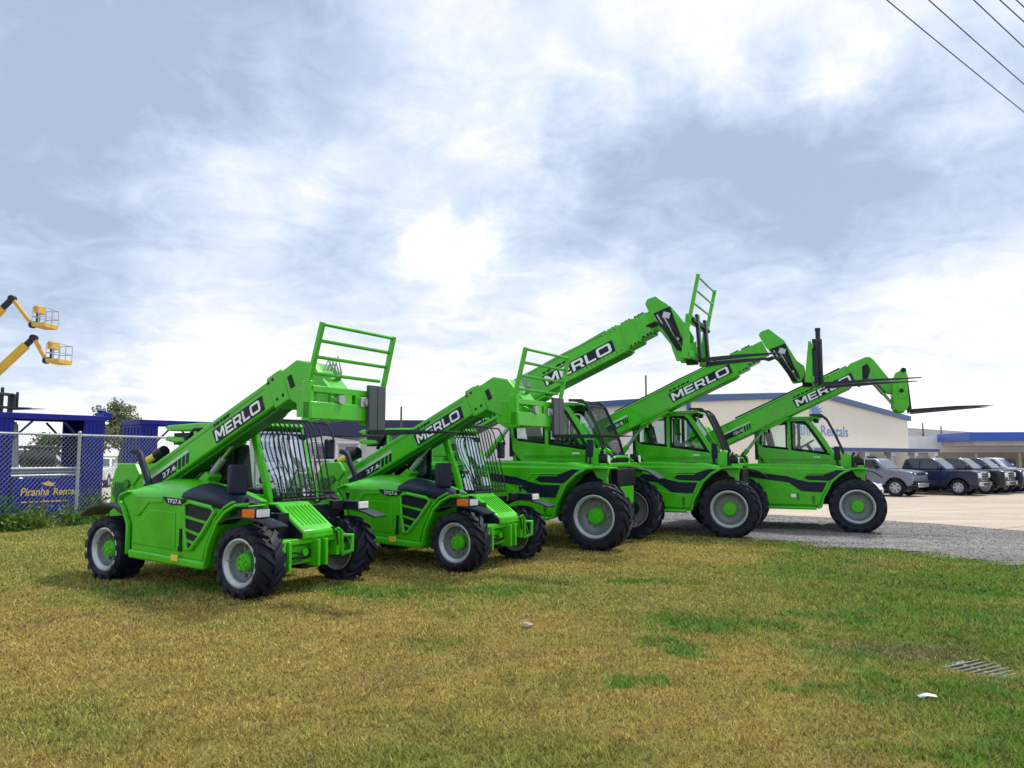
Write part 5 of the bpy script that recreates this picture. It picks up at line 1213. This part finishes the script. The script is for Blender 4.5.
m.build('sign_lettering', 'blogo', t, smooth=0)
m = MB(); rr = random.Random(4); pts = []
for k in range(22):
    a = 2 * math.pi * k / 22; r = (1.0 if k % 2 == 0 else .45) * rr.uniform(.75, 1.1); pts.append((cx + math.cos(a) * r * 1.25, cz + math.sin(a) * r * .52))
m.prism(pts, -.015, -.002); m.build('emblem', 'blogo', t, smooth=0)
m = MB()
for k in range(4): m.bx(-.03, .0, 2.2 + 3.7 * k, 3.4 + 3.7 * k, .1, 1.1)
m.build('window', 'dkglass', t)
m = MB(); m.bx(8.2, 9.6, -.03, 0, base, 1.55); m.bx(10.4, 12.6, -.03, 0, base + .5, 1.5); m.bx(18.0, 21.0, -.03, 0, base + .9, 1.45); m.build('door', 'dkglass', t)
# porch canopy in front of the gable wall
t2 = thing('entrance_canopy', 'flat canopy with blue edge on pale posts before the cream gable wall', 'canopy', (*W0, 0), wa)
m = MB(); m.bx(12.0, 28.5, -1.3, -.2, 1.72, 1.82); m.build('canopy_roof', 'whitew', t2)
m = MB(); m.bx(11.9, 28.6, -1.4, -1.3, 1.76, 1.96); m.bx(11.9, 12.0, -1.3, -.2, 1.76, 1.96); m.bx(28.5, 28.6, -1.3, -.2, 1.76, 1.96); m.build('canopy_edge', 'btrim', t2)
for x in (12.4, 16.4, 20.4, 24.4, 28.2):
    m = MB(); m.bx(x - .14, x + .14, -1.2, -.92, -1.2, 1.72); m.bx(x - .3, x + .3, -1.28, -.85, 1.5, 1.72); m.build('post', 'whitew', t2)
t3 = thing('glazed_entrance', 'low dark blue glazed entrance under the canopy of the warehouse', 'entrance', (*W0, 0), wa)
m = MB(); m.bx(12.2, 15.6, -.8, -.2, -1.1, 1.55); m.build('wall', 'bnavy', t3, bevel=.02)
m = MB()
for k in range(3): m.bx(12.5 + k * 1.0, 13.3 + k * 1.0, -.84, -.8, -.5, 1.3)
m.build('window', 'dkglass', t3)

# low shop building on the right and its bright blue canopy
t = thing('low_building', 'long low building with white parapet and dark window band at the right', 'building', (31.2, 60.0, 0), R(-8))
m = MB(); m.bx(0, 40, 0, 8, -1.4, 1.75); m.build('wall', 'greyw', t)
m = MB(); m.bx(-.2, 40.2, -.3, 8.2, 1.75, 3.0); m.build('parapet', 'whitew', t)
m = MB()
for k in range(9): m.bx(5.2 + k * 3.1, 7.7 + k * 3.1, -.05, 0, .0, 1.25)
m.build('window', 'dkglass', t)
m = MB()
for k in range(10): m.bx(4.8 + k * 3.1, 5.0 + k * 3.1, -.08, 0, -1.2, 1.7)
m.build('pilaster', 'whitew', t)
t = thing('blue_canopy', 'bright blue flat canopy roof on pale posts at the right edge', 'canopy', (32.6, 56.5, 0), R(-8))
m = MB(); m.bx(0, 22, -3, 2.6, 2.55, 3.15); m.build('fascia', 'bbright', t, bevel=.02)
m = MB(); m.bx(.3, 21.7, -2.7, 2.4, 2.2, 2.55); m.build('soffit', 'greyw', t)
for x in (7.5, 14.5, 21):
    m = MB(); m.bx(x - .16, x + .16, -2.4, -2.1, -1.2, 2.2); m.build('post', 'whitew', t)
t = thing('grey_shed', 'pale grey shed roof rising behind the low building at the right', 'building', (36, 80, 0), R(-6))
m = MB(); m.prism([(0, -1), (22, -1), (22, 2.6), (12, 3.9), (5, 4.4), (0, 3.6)], 0, 10); m.build('wall', 'roofgrey', t)

# far building at the left with navy roof and a white porch
t = thing('porch_house', 'long building with navy roof, white gabled porch and brown brick base seen behind the cabs', 'building', (-17.2, 50.0, 0), R(6))
m = MB(); m.bx(0, 17.0, 0, 8, -1.4, 2.9); m.build('wall', 'whitew', t)
m = MB(); m.bx(-.4, 13.2, -.9, 8.4, 2.75, 3.85); m.build('roof', 'bnavy', t, bevel=.03)
m = MB(); m.bx(3.2, 11, -.12, 0, -1.4, .55); m.build('brick_base', 'brick', t)
m = MB(); m.prism([(3.0, 2.4), (5.2, 2.75), (7.4, 2.4), (7.4, 2.25), (3.0, 2.25)], -2.5, -.1); m.build('porch_roof', 'roofgrey', t)
for x in (3.1, 4.5, 5.9, 7.3):
    m = MB(); m.bx(x - .08, x + .08, -2.4, -2.24, .6, 2.25); m.build('porch_post', 'whitew', t)
m = MB(); m.bx(3.0, 10.5, -2.5, -2.4, .55, .95); m.bx(3.0, 10.5, -2.44, -2.4, 1.2, 1.28); m.bx(3.0, 10.5, -2.4, -.12, .45, .55); m.build('porch_railing', 'whitew', t)
m = MB()
for x in (1.0, 4.0, 6.2, 8.6, 10.8): m.bx(x, x + 1.1, -.04, 0, 1.1, 2.1)
m.build('window', 'dkglass', t)

# poles and overhead wires
MT['wood'] = pmat('weathered_pole', (.10, .085, .07), .9, var=.25, scale=2, bump=.3)
for (x, y, h, lab, arm) in ((-7.0, 48, 4.6, 'thin dark pole rising between the two small telehandler booms', 0), (9.2, 52, 7.0, 'slim utility pole standing between the middle and fourth telehandler booms', 1),
                       (37.8, 70, 4.5, 'utility pole with short crossarm beside the bare tree, the left one of two', 1), (40.6, 72, 4.3, 'plain dark utility pole just right of the bare tree', 0), (-22.5, 60, 4.4, 'thin pole rising behind the blue container nearest the fence tree', 0), (-24, 88, 6.0, 'small distant pole seen over the rear of the nearest telehandler', 0)):
    t = thing('utility_pole', lab, 'pole', (x, y, -1))
    m = MB(); m.cyl((0, 0, 0), (0, 0, h + 1), .09, .06, n=8); m.build('pole', 'wood', t)
    if arm:
        m = MB(); m.bx(-.5, .5, -.06, .06, h * .75, h * .75 + .12); m.build('crossarm', 'wood', t)
MT['cable'] = pmat('overhead_cable', (.05, .055, .07), .6, var=.05)
labs = ['overhead power line crossing the top right corner of the sky, the lowest of them', 'overhead power line second from the bottom in the top right corner', 'overhead power line in the middle of the five at the top right', 'short overhead power line second from the top right corner', 'overhead power line closest to the top right corner']
for k, (a, b) in enumerate((((6.17, 11.86, 9.0), (11.17, 15.96, 9.0)), ((6.86, 11.86, 9.0), (10.33, 14.7, 9.0)), ((7.6, 11.86, 9), (9.39, 13.3, 9)), ((8.03, 11.86, 9), (8.85, 12.49, 9)), ((8.3, 11.86, 9), (8.55, 12.05, 9)))):
    a = Vector(a); b = Vector(b); d = (b - a).normalized(); m = MB(); P = []
    for i in range(-30, 31):
        s = i * 1.3; P.append(a + d * s + Vector((0, 0, .0009 * (s - 3) ** 2 - .008)))
    m.tube(P, .0105, 5); o = m.build('power_line', 'cable'); tag(o, labs[k], 'cable', 'overhead power lines at the top right')

# ================================================================== trees
def tree(loc, h, crown_r, label, leaves, tone, seed, bare=False, group=None, ls=.3, crown_z=.62, squash=.8):
    rr = random.Random(seed); t = thing('tree', label, 'tree', loc, 0, group)
    m = MB(); tips = []
    def branch(p, d, L, r, lev):
        pts = [p]; q = p
        for i in range(4):
            d = (d + Vector((rr.uniform(-.22, .22), rr.uniform(-.22, .22), rr.uniform(-.05, .15)))).normalized(); q = q + d * (L / 4); pts.append(q)
        m.tube(pts, [r * (1 - .14 * i) for i in range(5)], 5)
        if lev == 0: tips.append(q); return
        for k in range(3 if lev > 1 else 4):
            a = rr.uniform(0, 6.28); u = Vector((math.cos(a), math.sin(a), rr.uniform(.1, .9))).normalized()
            branch(pts[rr.choice((2, 3, 4))], (d * .5 + u).normalized(), L * rr.uniform(.5, .7), r * .5, lev - 1)
    branch(Vector((0, 0, -.3)), Vector((0, 0, 1)), h * .5, h * .028, 3 if bare else 2)
    m.build('trunk', 'wood', t)
    if leaves:
        C = []
        for k in range(60):
            a = rr.uniform(0, 6.28); e = rr.uniform(-1.0, 1.45); r = crown_r * rr.uniform(.25, .95)
            C.append((math.cos(a) * r * math.cos(e), math.sin(a) * r * math.cos(e), h * crown_z + math.sin(e) * r * squash, crown_r * rr.uniform(.2, .36), crown_r * rr.uniform(.2, .36), crown_r * rr.uniform(.16, .28), leaves // 60, ls, (lambda q_: [c * q_ for c in tone])(rr.uniform(.75, 1.3))))
        leaf_cloud('crown', C, t, seed=seed)
    return t
tree((-36.4, 70, -.8), 7.4, 2.5, 'grey green tree with an open crown standing behind the gap between the blue containers', 8500, (.17, .20, .115), 5, ls=.24, crown_z=.64, squash=1.05)
tree((-43.5, 72, -.8), 4.6, 2.4, 'rounded dark green bush tree seen through the opening of the blue container', 2200, (.06, .10, .03), 8, ls=.3, crown_z=.6, squash=.7)
tree((41.3, 76, -1), 5.2, 2, 'leafless bare tree beside the gable of the warehouse', 0, (0, 0, 0), 9, bare=True, crown_z=.6)
tree((43.4, 82, -1), 4.2, 2, 'low leafless scrub tree between the bare tree and the grey shed', 0, (0, 0, 0), 14, bare=True)
tree((-8.5, 66, -1), 3.6, 2.0, 'low clump of grey foliage beyond the fork of the nearest telehandler', 1500, (.09, .10, .07), 10, ls=.3, crown_z=.75, squash=.5)
# weeds along the foot of the fence
W = []; rr = random.Random(5)
for k in range(170):
    s = rr.uniform(-2, 13); o = rr.uniform(-.55, .35); p = FA + FD * s + Vector((FD.y, -FD.x, 0)) * -o
    hh = rr.uniform(.10, .30) * (1.5 if rr.random() < .3 else 1)
    g_ = rr.random()
    W.append((p.x, p.y, hh * .8, .22, .22, hh, 90, .085, (.045 + .09 * g_, .13 + .08 * g_, .025)))
o = leaf_cloud('weeds', W, seed=3); tag(o, 'leafy green weeds growing along the foot of the chain link fence', 'weeds', kind='stuff')
W = []
for k in range(22):
    s = rr.uniform(0, 5.5); p = FA + FD * s + Vector((-FD.y, FD.x, 0)) * rr.uniform(.1, .5)
    W.append((p.x, p.y, rr.uniform(.3, .55), .25, .2, .3, 50, .09, (.03, .10, .05)))
o = leaf_cloud('climbing_weeds', W, seed=6); tag(o, 'taller dark green weeds climbing behind the chain link fence', 'weeds', kind='stuff')
# ================================================================== cars
def paint(n, c, r=.25, metal=.3): MT[n] = pmat(n, c, r, metal=metal, var=.05, scale=2, coat=.6, dirt=(.2, .19, .17), dirt_amt=.12)
paint('car_silver', (.17, .205, .27), .3, .3); paint('car_blue', (.006, .016, .065), .25); paint('car_charcoal', (.028, .030, .036), .25); paint('car_white', (.72, .73, .74), .3, 0); paint('car_darkblue', (.02, .03, .06), .28)
MT['carglass'] = pmat('tinted_car_glass', (.018, .024, .035), .06, var=.1, scale=1, spec=.8)
MT['windsc'] = pmat('car_windscreen', (.07, .09, .11), .08, var=.2, scale=1, spec=.8)
MT['chromet'] = pmat('chrome_trim', (.55, .56, .58), .2, metal=.9, var=.05)
def car(loc, rz, label, mat, kind, group='pickups and cars parked before the low building'):
    """origin on the ground under the front axle, x forward"""
    t = thing('parked_car', label, {'suv': 'car', 'pickup': 'pickup', 'sedan': 'car'}[kind], loc, rz, group)
    if kind == 'pickup':
        L0, L1, Wd, WB, r = -4.95, 1.02, 1.0, 3.75, .43; belt, hood, top = 1.38, 1.36, 2.02; g0 = .52
        prof = [(L0, g0 + .1), (L0, 1.36), (-2.92, 1.38), (-.25, 1.36), (.65, 1.34), (.95, 1.28), (1.0, 1.1), (1.02, .62), (.85, g0)]
        roof = [(-2.90, belt), (-2.72, 1.94), (-2.4, 2.0), (-1.45, top), (-1.2, 1.97), (-.55, belt + .0)]
        wins = [[(-2.68, 1.45), (-2.60, 1.88), (-1.95, 1.92), (-1.95, 1.45)], [(-1.82, 1.45), (-1.82, 1.92), (-1.35, 1.91), (-.85, 1.45)]]
    elif kind == 'suv':
        L0, L1, Wd, WB, r = -4.3, .92, 1.05, 3.5, .46; belt, hood, top = 1.42, 1.38, 2.0; g0 = .55
        prof = [(L0, g0 + .1), (L0 - .02, 1.4), (-3.6, 1.42), (-.35, 1.42), (.5, 1.36), (.86, 1.28), (.92, 1.1), (.92, .7), (.7, g0)]
        roof = [(L0 + .05, belt), (L0 + .25, 1.95), (-3.2, 2.02), (-1.2, top), (-.95, 1.95), (-.42, belt + .0)]
        wins = [[(-3.75, 1.5), (-3.68, 1.88), (-2.45, 1.92), (-2.45, 1.5)], [(-2.3, 1.5), (-2.3, 1.92), (-1.05, 1.90), (-.72, 1.5)]]
    else:
        L0, L1, Wd, WB, r = -3.7, .85, .92, 2.75, .33; belt, hood, top = .98, .95, 1.46; g0 = .3
        prof = [(L0, g0 + .15), (L0, .95), (-3.4, 1.02), (-2.9, 1.0), (-.35, .98), (.35, .84), (.75, .68), (.84, .5), (.75, g0)]
        roof = [(-3.2, belt), (-2.5, 1.40), (-1.9, top), (-1.4, 1.44), (-.45, belt)]
        wins = [[(-2.6, 1.04), (-2.35, 1.34), (-1.75, 1.38), (-1.75, 1.04)], [(-1.65, 1.04), (-1.65, 1.38), (-1.35, 1.36), (-.8, 1.04)]]
    # wheel arches cut out of the lower profile
    def arch(cx): return [(cx + (r + .09) * math.cos(a), max(r + (r + .09) * math.sin(a), g0)) for a in [R(v) for v in (0, 30, 60, 90, 120, 150, 180)]]
    low = prof + [(r + .1, g0)] + arch(0)[1:-1] + [(-r - .1, g0), (-WB + r + .1, g0)] + arch(-WB)[1:-1] + [(-WB - r - .1, g0)]
    m = MB(); m.prism(low, -Wd, Wd); body = m.build('body', mat, t, bevel=.06, seg=3)
    m = MB(); inn = .16; n = len(roof)
    vs = [(x, -Wd + .05 + (inn if z > belt + .2 else 0), z) for x, z in roof] + [(x, Wd - .05 - (inn if z > belt + .2 else 0), z) for x, z in roof]
    m.add(vs, [tuple(range(n)), tuple(range(2 * n - 1, n - 1, -1))] + [(i, i + n, (i + 1) % n + n, (i + 1) % n) for i in range(n)]); m.build('cabin', mat, t, bevel=.05, seg=3)
    for wn in wins:
        for s in (-1, 1):
            m = MB(); y = lambda z: s * (Wd - .045 - inn * min(1, max(0, (z - belt) / (top - belt))) * .92 + .012)
            m.add([(x, y(z), z) for x, z in wn], [tuple(range(len(wn)))]); m.build('side_window', 'carglass', t)
    a, b = roof[-2], roof[-1]; m = MB(); nx, nz = (a[1] - b[1]), (b[0] - a[0]); ln = math.hypot(nx, nz); nx, nz = nx / ln * .012 * -1, nz / ln * .012
    nx = abs(nx); nz = abs(nz)
    la = lambda t_: (a[0] + (b[0] - a[0]) * t_ + nx, a[1] + (b[1] - a[1]) * t_ + nz)
    p, q = la(.1), la(.92); m.add([(p[0], -Wd + .30, p[1]), (p[0], Wd - .30, p[1]), (q[0], Wd - .16, q[1]), (q[0], -Wd + .16, q[1])], [(0, 1, 2, 3)]); m.build('windscreen', 'windsc', t)
    fx = prof[-2][0] if kind != 'sedan' else .84
    if kind == 'pickup':
        m = MB(); m.bx(1.0, 1.05, -.58, .58, .80, 1.24); m.bx(.98, 1.12, -.97, .97, .52, .74); m.build('grille', 'chromet', t, bevel=.03)
        m = MB(); m.bx(1.05, 1.07, -.52, .52, .98, 1.06); m.bx(1.05, 1.07, -.52, .52, .85, .93); m.bx(1.05, 1.07, -.52, .52, 1.12, 1.19); m.bx(1.1, 1.13, -.5, .5, .55, .68); m.build('grille_slot', 'black', t)
    elif kind == 'suv':
        m = MB(); m.bx(.9, .95, -1.0, 1.0, 1.12, 1.28); m.bx(.8, 1.05, -1.02, 1.02, .60, .85); m.build('grille', 'black', t, bevel=.03); m = MB(); m.bx(1.0, 1.08, -.7, .7, .50, .72); m.build('skid_plate', 'chromet', t, bevel=.03)
    else:
        m = MB(); m.bx(.80, .87, -.45, .45, .36, .52); m.build('grille', 'black', t, bevel=.02)
    for s in (-1, 1):
        m = MB()
        if kind == 'sedan': m.bx(.45, .78, s * .72 - .13, s * .72 + .13, .62, .74)
        elif kind == 'suv': m.bx(.91, .96, s * .82 - .14, s * .82 + .14, 1.15, 1.24)
        else: m.bx(.93, 1.04, s * .79 - .18, s * .79 + .18, .95, 1.2)
        m.build('headlamp', 'lens', t, bevel=.03)
        m = MB(); mx = -.85 if kind != 'sedan' else -.75; m.box((mx, s * (Wd + .14), belt + .14), (.12, .22, .22 if kind != 'sedan' else .14)); m.build('side_mirror', mat if kind != 'suv' else 'black', t, bevel=.04)
        for x in ((-1.55, -2.6) if kind != 'sedan' else (-1.5, -2.4)):
            m = MB(); m.bx(x - .1, x + .1, s * (Wd + .012) - .015, s * (Wd + .012) + .015, belt - .16, belt - .12); m.build('door_handle', 'black', t)
    m = MB(); m.bx(-WB + r + .15, -r - .15, -Wd - .03, Wd + .03, g0 - .08, g0 + .04); m.bx(L0 + .3, .5, -Wd + .2, Wd - .2, g0 - .18, g0); m.build('underbody', 'black', t, bevel=.02)
    for x in (0, -WB):
        for s in (-1, 1):
            w = bpy.data.objects.new('wheel', None); COL.objects.link(w); w.parent = t; w.location = (x, s * (Wd - .14), r); w.rotation_euler = (0, 0, 0 if s < 0 else math.pi)
            if '_tyre%s' % kind not in MT_OBJ:
                k_ = MB(); k_.lathe([(r * .62, -.13), (r * .9, -.15), (r, -.11), (r, .11), (r * .9, .15), (r * .62, .13)], n=28); a_ = k_.build('tyre', 'tyre', w)
                k_ = MB(); k_.lathe([(r * .63, -.12), (r * .56, -.135), (r * .52, -.06), (r * .52, .1), (r * .63, .12)], n=28)
                for i in range(6):
                    a2 = i * math.pi / 3; k_.box((math.cos(a2) * r * .3, -.1, math.sin(a2) * r * .3), (r * .56, .04, r * .17), Matrix.Rotation(-a2, 3, 'Y'))
                k_.cyl((0, -.13, 0), (0, -.05, 0), r * .14, n=10); k_.cyl((0, .0, 0), (0, .06, 0), r * .5, n=20); b_ = k_.build('rim', 'rim', w)
                MT_OBJ['_tyre%s' % kind] = (a_.data, b_.data)
            else:
                for nm, d in zip(('tyre', 'rim'), MT_OBJ['_tyre%s' % kind]):
                    o = bpy.data.objects.new(nm, d); COL.objects.link(o); o.parent = w
    return t
MT_OBJ = {}
def park(x, y, deg, *a): return car((x, y, hz(x, y) + .016), R(deg), *a)
CD = -47
park(20.9, 41.0, CD, 'boxy silver grey off-road car nearest the warehouse canopy, its front toward the gravel', 'car_silver', 'suv')
park(24.9, 42.2, CD, 'tall dark blue pickup with chrome grille parked beside the silver grey boxy car', 'car_blue', 'pickup')
park(27.3, 43.7, CD, 'charcoal pickup parked just right of the tall dark blue one', 'car_charcoal', 'pickup')
park(29.3, 45.2, CD, 'dark navy pickup with chrome bumper, third pickup in the row', 'car_darkblue', 'pickup')
park(31.3, 46.8, CD, 'white pickup cut off by the right edge of the picture', 'car_white', 'pickup')
park(12.75, 28.6, -40, 'low white car half hidden behind the front wheel of the rightmost telehandler', 'car_white', 'sedan')
park(-28.2, 51.5, -75, 'white pickup facing the camera in the gap between the blue containers', 'car_white', 'pickup', 'vehicles beyond the fence')
# ================================================================== daylight
BLOBS = [(-.086, .957, .276, .055, .85), (.262, .833, .487, .15, .9), (.42, .79, .46, .10, .75), (-.06, .868, .495, .10, .7), (.09, .88, .46, .06, .4), (.06, .923, .381, .04, .5), (-.304, .889, .342, .10, .6), (.114, .963, .244, .07, .4), (-.40, .89, .21, .12, .35), (.50, .84, .22, .12, .45),
         (.232, .908, .35, .17, -.85), (.42, .86, .31, .15, -.75), (.10, .93, .33, .08, -.45), (-.506, .808, .30, .18, -.7), (-.33, .82, .46, .17, -.7), (-.55, .70, .45, .2, -.3), (-.20, .934, .295, .08, -.4), (-.542, .829, .137, .10, -.5), (.55, .74, .40, .10, -.35)]
SUN = Vector((.40, .32, .86)).normalized()
w = bpy.data.worlds.new('World'); SC.world = w; w.use_nodes = True
nt = w.node_tree; N = nt.nodes; L = nt.links; bg = N['Background']
sky = N.new('ShaderNodeTexSky'); sky.sky_type = 'NISHITA'; sky.sun_disc = False
sky.sun_elevation = math.asin(SUN.z); sky.sun_rotation = math.atan2(SUN.x, SUN.y); sky.air_density = 1.2; sky.dust_density = 2.0
tc = N.new('ShaderNodeTexCoord')
sep = N.new('ShaderNodeSeparateXYZ'); L.new(tc.outputs['Generated'], sep.inputs[0])
def math_(op, a, b=None, c=None, clamp=False):
    n = N.new('ShaderNodeMath'); n.operation = op; n.use_clamp = clamp
    for i, v in enumerate((a, b, c)):
        if v is None: continue
        if isinstance(v, (int, float)): n.inputs[i].default_value = v
        else: L.new(v, n.inputs[i])
    return n.outputs[0]
# cloud layer: project the view direction on a plane overhead
zz = math_('MAXIMUM', sep.outputs[2], 0.0); den = math_('ADD', zz, .22)
px = math_('DIVIDE', sep.outputs[0], den); py = math_('DIVIDE', sep.outputs[1], den)
cb = N.new('ShaderNodeCombineXYZ'); L.new(px, cb.inputs[0]); L.new(py, cb.inputs[1])
def noise(scale, det, rough, off, dist=0):
    mp = N.new('ShaderNodeMapping'); mp.inputs['Location'].default_value = off; L.new(cb.outputs[0], mp.inputs[0])
    n = N.new('ShaderNodeTexNoise'); n.inputs['Scale'].default_value = scale; n.inputs['Detail'].default_value = det; n.inputs['Roughness'].default_value = rough; n.inputs['Distortion'].default_value = dist
    L.new(mp.outputs[0], n.inputs['Vector']); return n.outputs['Fac']
n1 = noise(1.7, 9, .55, (3.1, 1.7, 0), .3); n2 = noise(6.0, 11, .62, (7.7, 2.1, 0), .8)
base = math_('ADD', math_('MULTIPLY', math_('SUBTRACT', n1, .5), 1.7), math_('MULTIPLY', math_('SUBTRACT', n2, .5), 1.35))
# where the real cloud deck is thin (bright) and thick (grey blue), as directions
warp = N.new('ShaderNodeTexNoise'); warp.inputs['Scale'].default_value = 5; warp.inputs['Detail'].default_value = 9; warp.inputs['Roughness'].default_value = .62; L.new(tc.outputs['Generated'], warp.inputs['Vector'])
wv = N.new('ShaderNodeVectorMath'); wv.operation = 'SUBTRACT'; L.new(warp.outputs['Color'], wv.inputs[0]); wv.inputs[1].default_value = (.5, .5, .5)
ws = N.new('ShaderNodeVectorMath'); ws.operation = 'SCALE'; L.new(wv.outputs[0], ws.inputs[0]); ws.inputs['Scale'].default_value = .36
wd = N.new('ShaderNodeVectorMath'); wd.operation = 'ADD'; L.new(tc.outputs['Generated'], wd.inputs[0]); L.new(ws.outputs[0], wd.inputs[1])
acc = base
for (dx, dy, dz, rad, amp) in BLOBS:
    d = N.new('ShaderNodeVectorMath'); d.operation = 'DISTANCE'; L.new(wd.outputs[0], d.inputs[0]); d.inputs[1].default_value = (dx, dy, dz)
    q = math_('MULTIPLY', d.outputs['Value'], 1 / rad); q = math_('MULTIPLY', math_('MULTIPLY', q, q), -1.0); q = math_('POWER', 2.718, q)
    acc = math_('ADD', acc, math_('MULTIPLY', q, amp))
hor = math_('MULTIPLY', math_('POWER', 2.718, math_('MULTIPLY', zz, -7.0)), 1.35)
acc = math_('ADD', acc, hor)
ramp = N.new('ShaderNodeValToRGB'); L.new(math_('ADD', math_('MULTIPLY', acc, .54), .44), ramp.inputs[0])
els = ramp.color_ramp.elements
els[0].position = .08; els[0].color = (.41, .505, .69, 1); els[1].position = .95; els[1].color = (1.15, 1.15, 1.14, 1)
for p, c in ((.32, (.55, .65, .84)), (.50, (.68, .775, .945)), (.66, (.82, .87, .95)), (.80, (.97, .985, 1.0))):
    e = els.new(p); e.color = (*c, 1)
# the clear sky glows through behind the cloud layer
sk = N.new('ShaderNodeVectorMath'); sk.operation = 'SCALE'; L.new(sky.outputs[0], sk.inputs[0]); sk.inputs['Scale'].default_value = 1.0
cl = N.new('ShaderNodeVectorMath'); cl.operation = 'SCALE'; L.new(ramp.outputs[0], cl.inputs[0]); cl.inputs['Scale'].default_value = .86 / .1
rear_fill = N.new('ShaderNodeMapRange'); rear_fill.interpolation_type = 'SMOOTHSTEP'; L.new(sep.outputs[1], rear_fill.inputs[0]); rear_fill.inputs[1].default_value = .35; rear_fill.inputs[2].default_value = -.6; rear_fill.inputs[3].default_value = 1.0; rear_fill.inputs[4].default_value = 1.25  # sky brightened behind the camera, added as fill for the machine fronts
cl2 = N.new('ShaderNodeVectorMath'); cl2.operation = 'SCALE'; L.new(cl.outputs[0], cl2.inputs[0]); L.new(rear_fill.outputs[0], cl2.inputs['Scale']); cl = cl2
mx = N.new('ShaderNodeMix'); mx.data_type = 'RGBA'; mx.inputs[0].default_value = .94
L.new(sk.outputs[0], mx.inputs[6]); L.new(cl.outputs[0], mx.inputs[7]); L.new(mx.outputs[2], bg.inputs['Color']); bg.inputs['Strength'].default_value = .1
sl = bpy.data.lights.new('sun', 'SUN'); sl.energy = 3.2; sl.angle = R(7); sl.color = (1, .94, .84)
so = bpy.data.objects.new('sun', sl); COL.objects.link(so); so.rotation_euler = SUN.to_track_quat('Z', 'Y').to_euler()
# ------------------------------------------------------------------ camera
cam = bpy.data.cameras.new('Camera'); co = bpy.data.objects.new('Camera', cam); COL.objects.link(co)
cam.sensor_fit = 'HORIZONTAL'; cam.sensor_width = 36; cam.lens = 760 / 1024 * 36
cam.clip_start = .1; cam.clip_end = 3000
co.location = (0, 0, 1.55); co.rotation_euler = (R(90) + math.atan(71 / 760), 0, 0)
SC.camera = co
SC.view_settings.view_transform = 'Standard'; SC.view_settings.look = 'None'; SC.view_settings.exposure = .34; SC.view_settings.gamma = 1
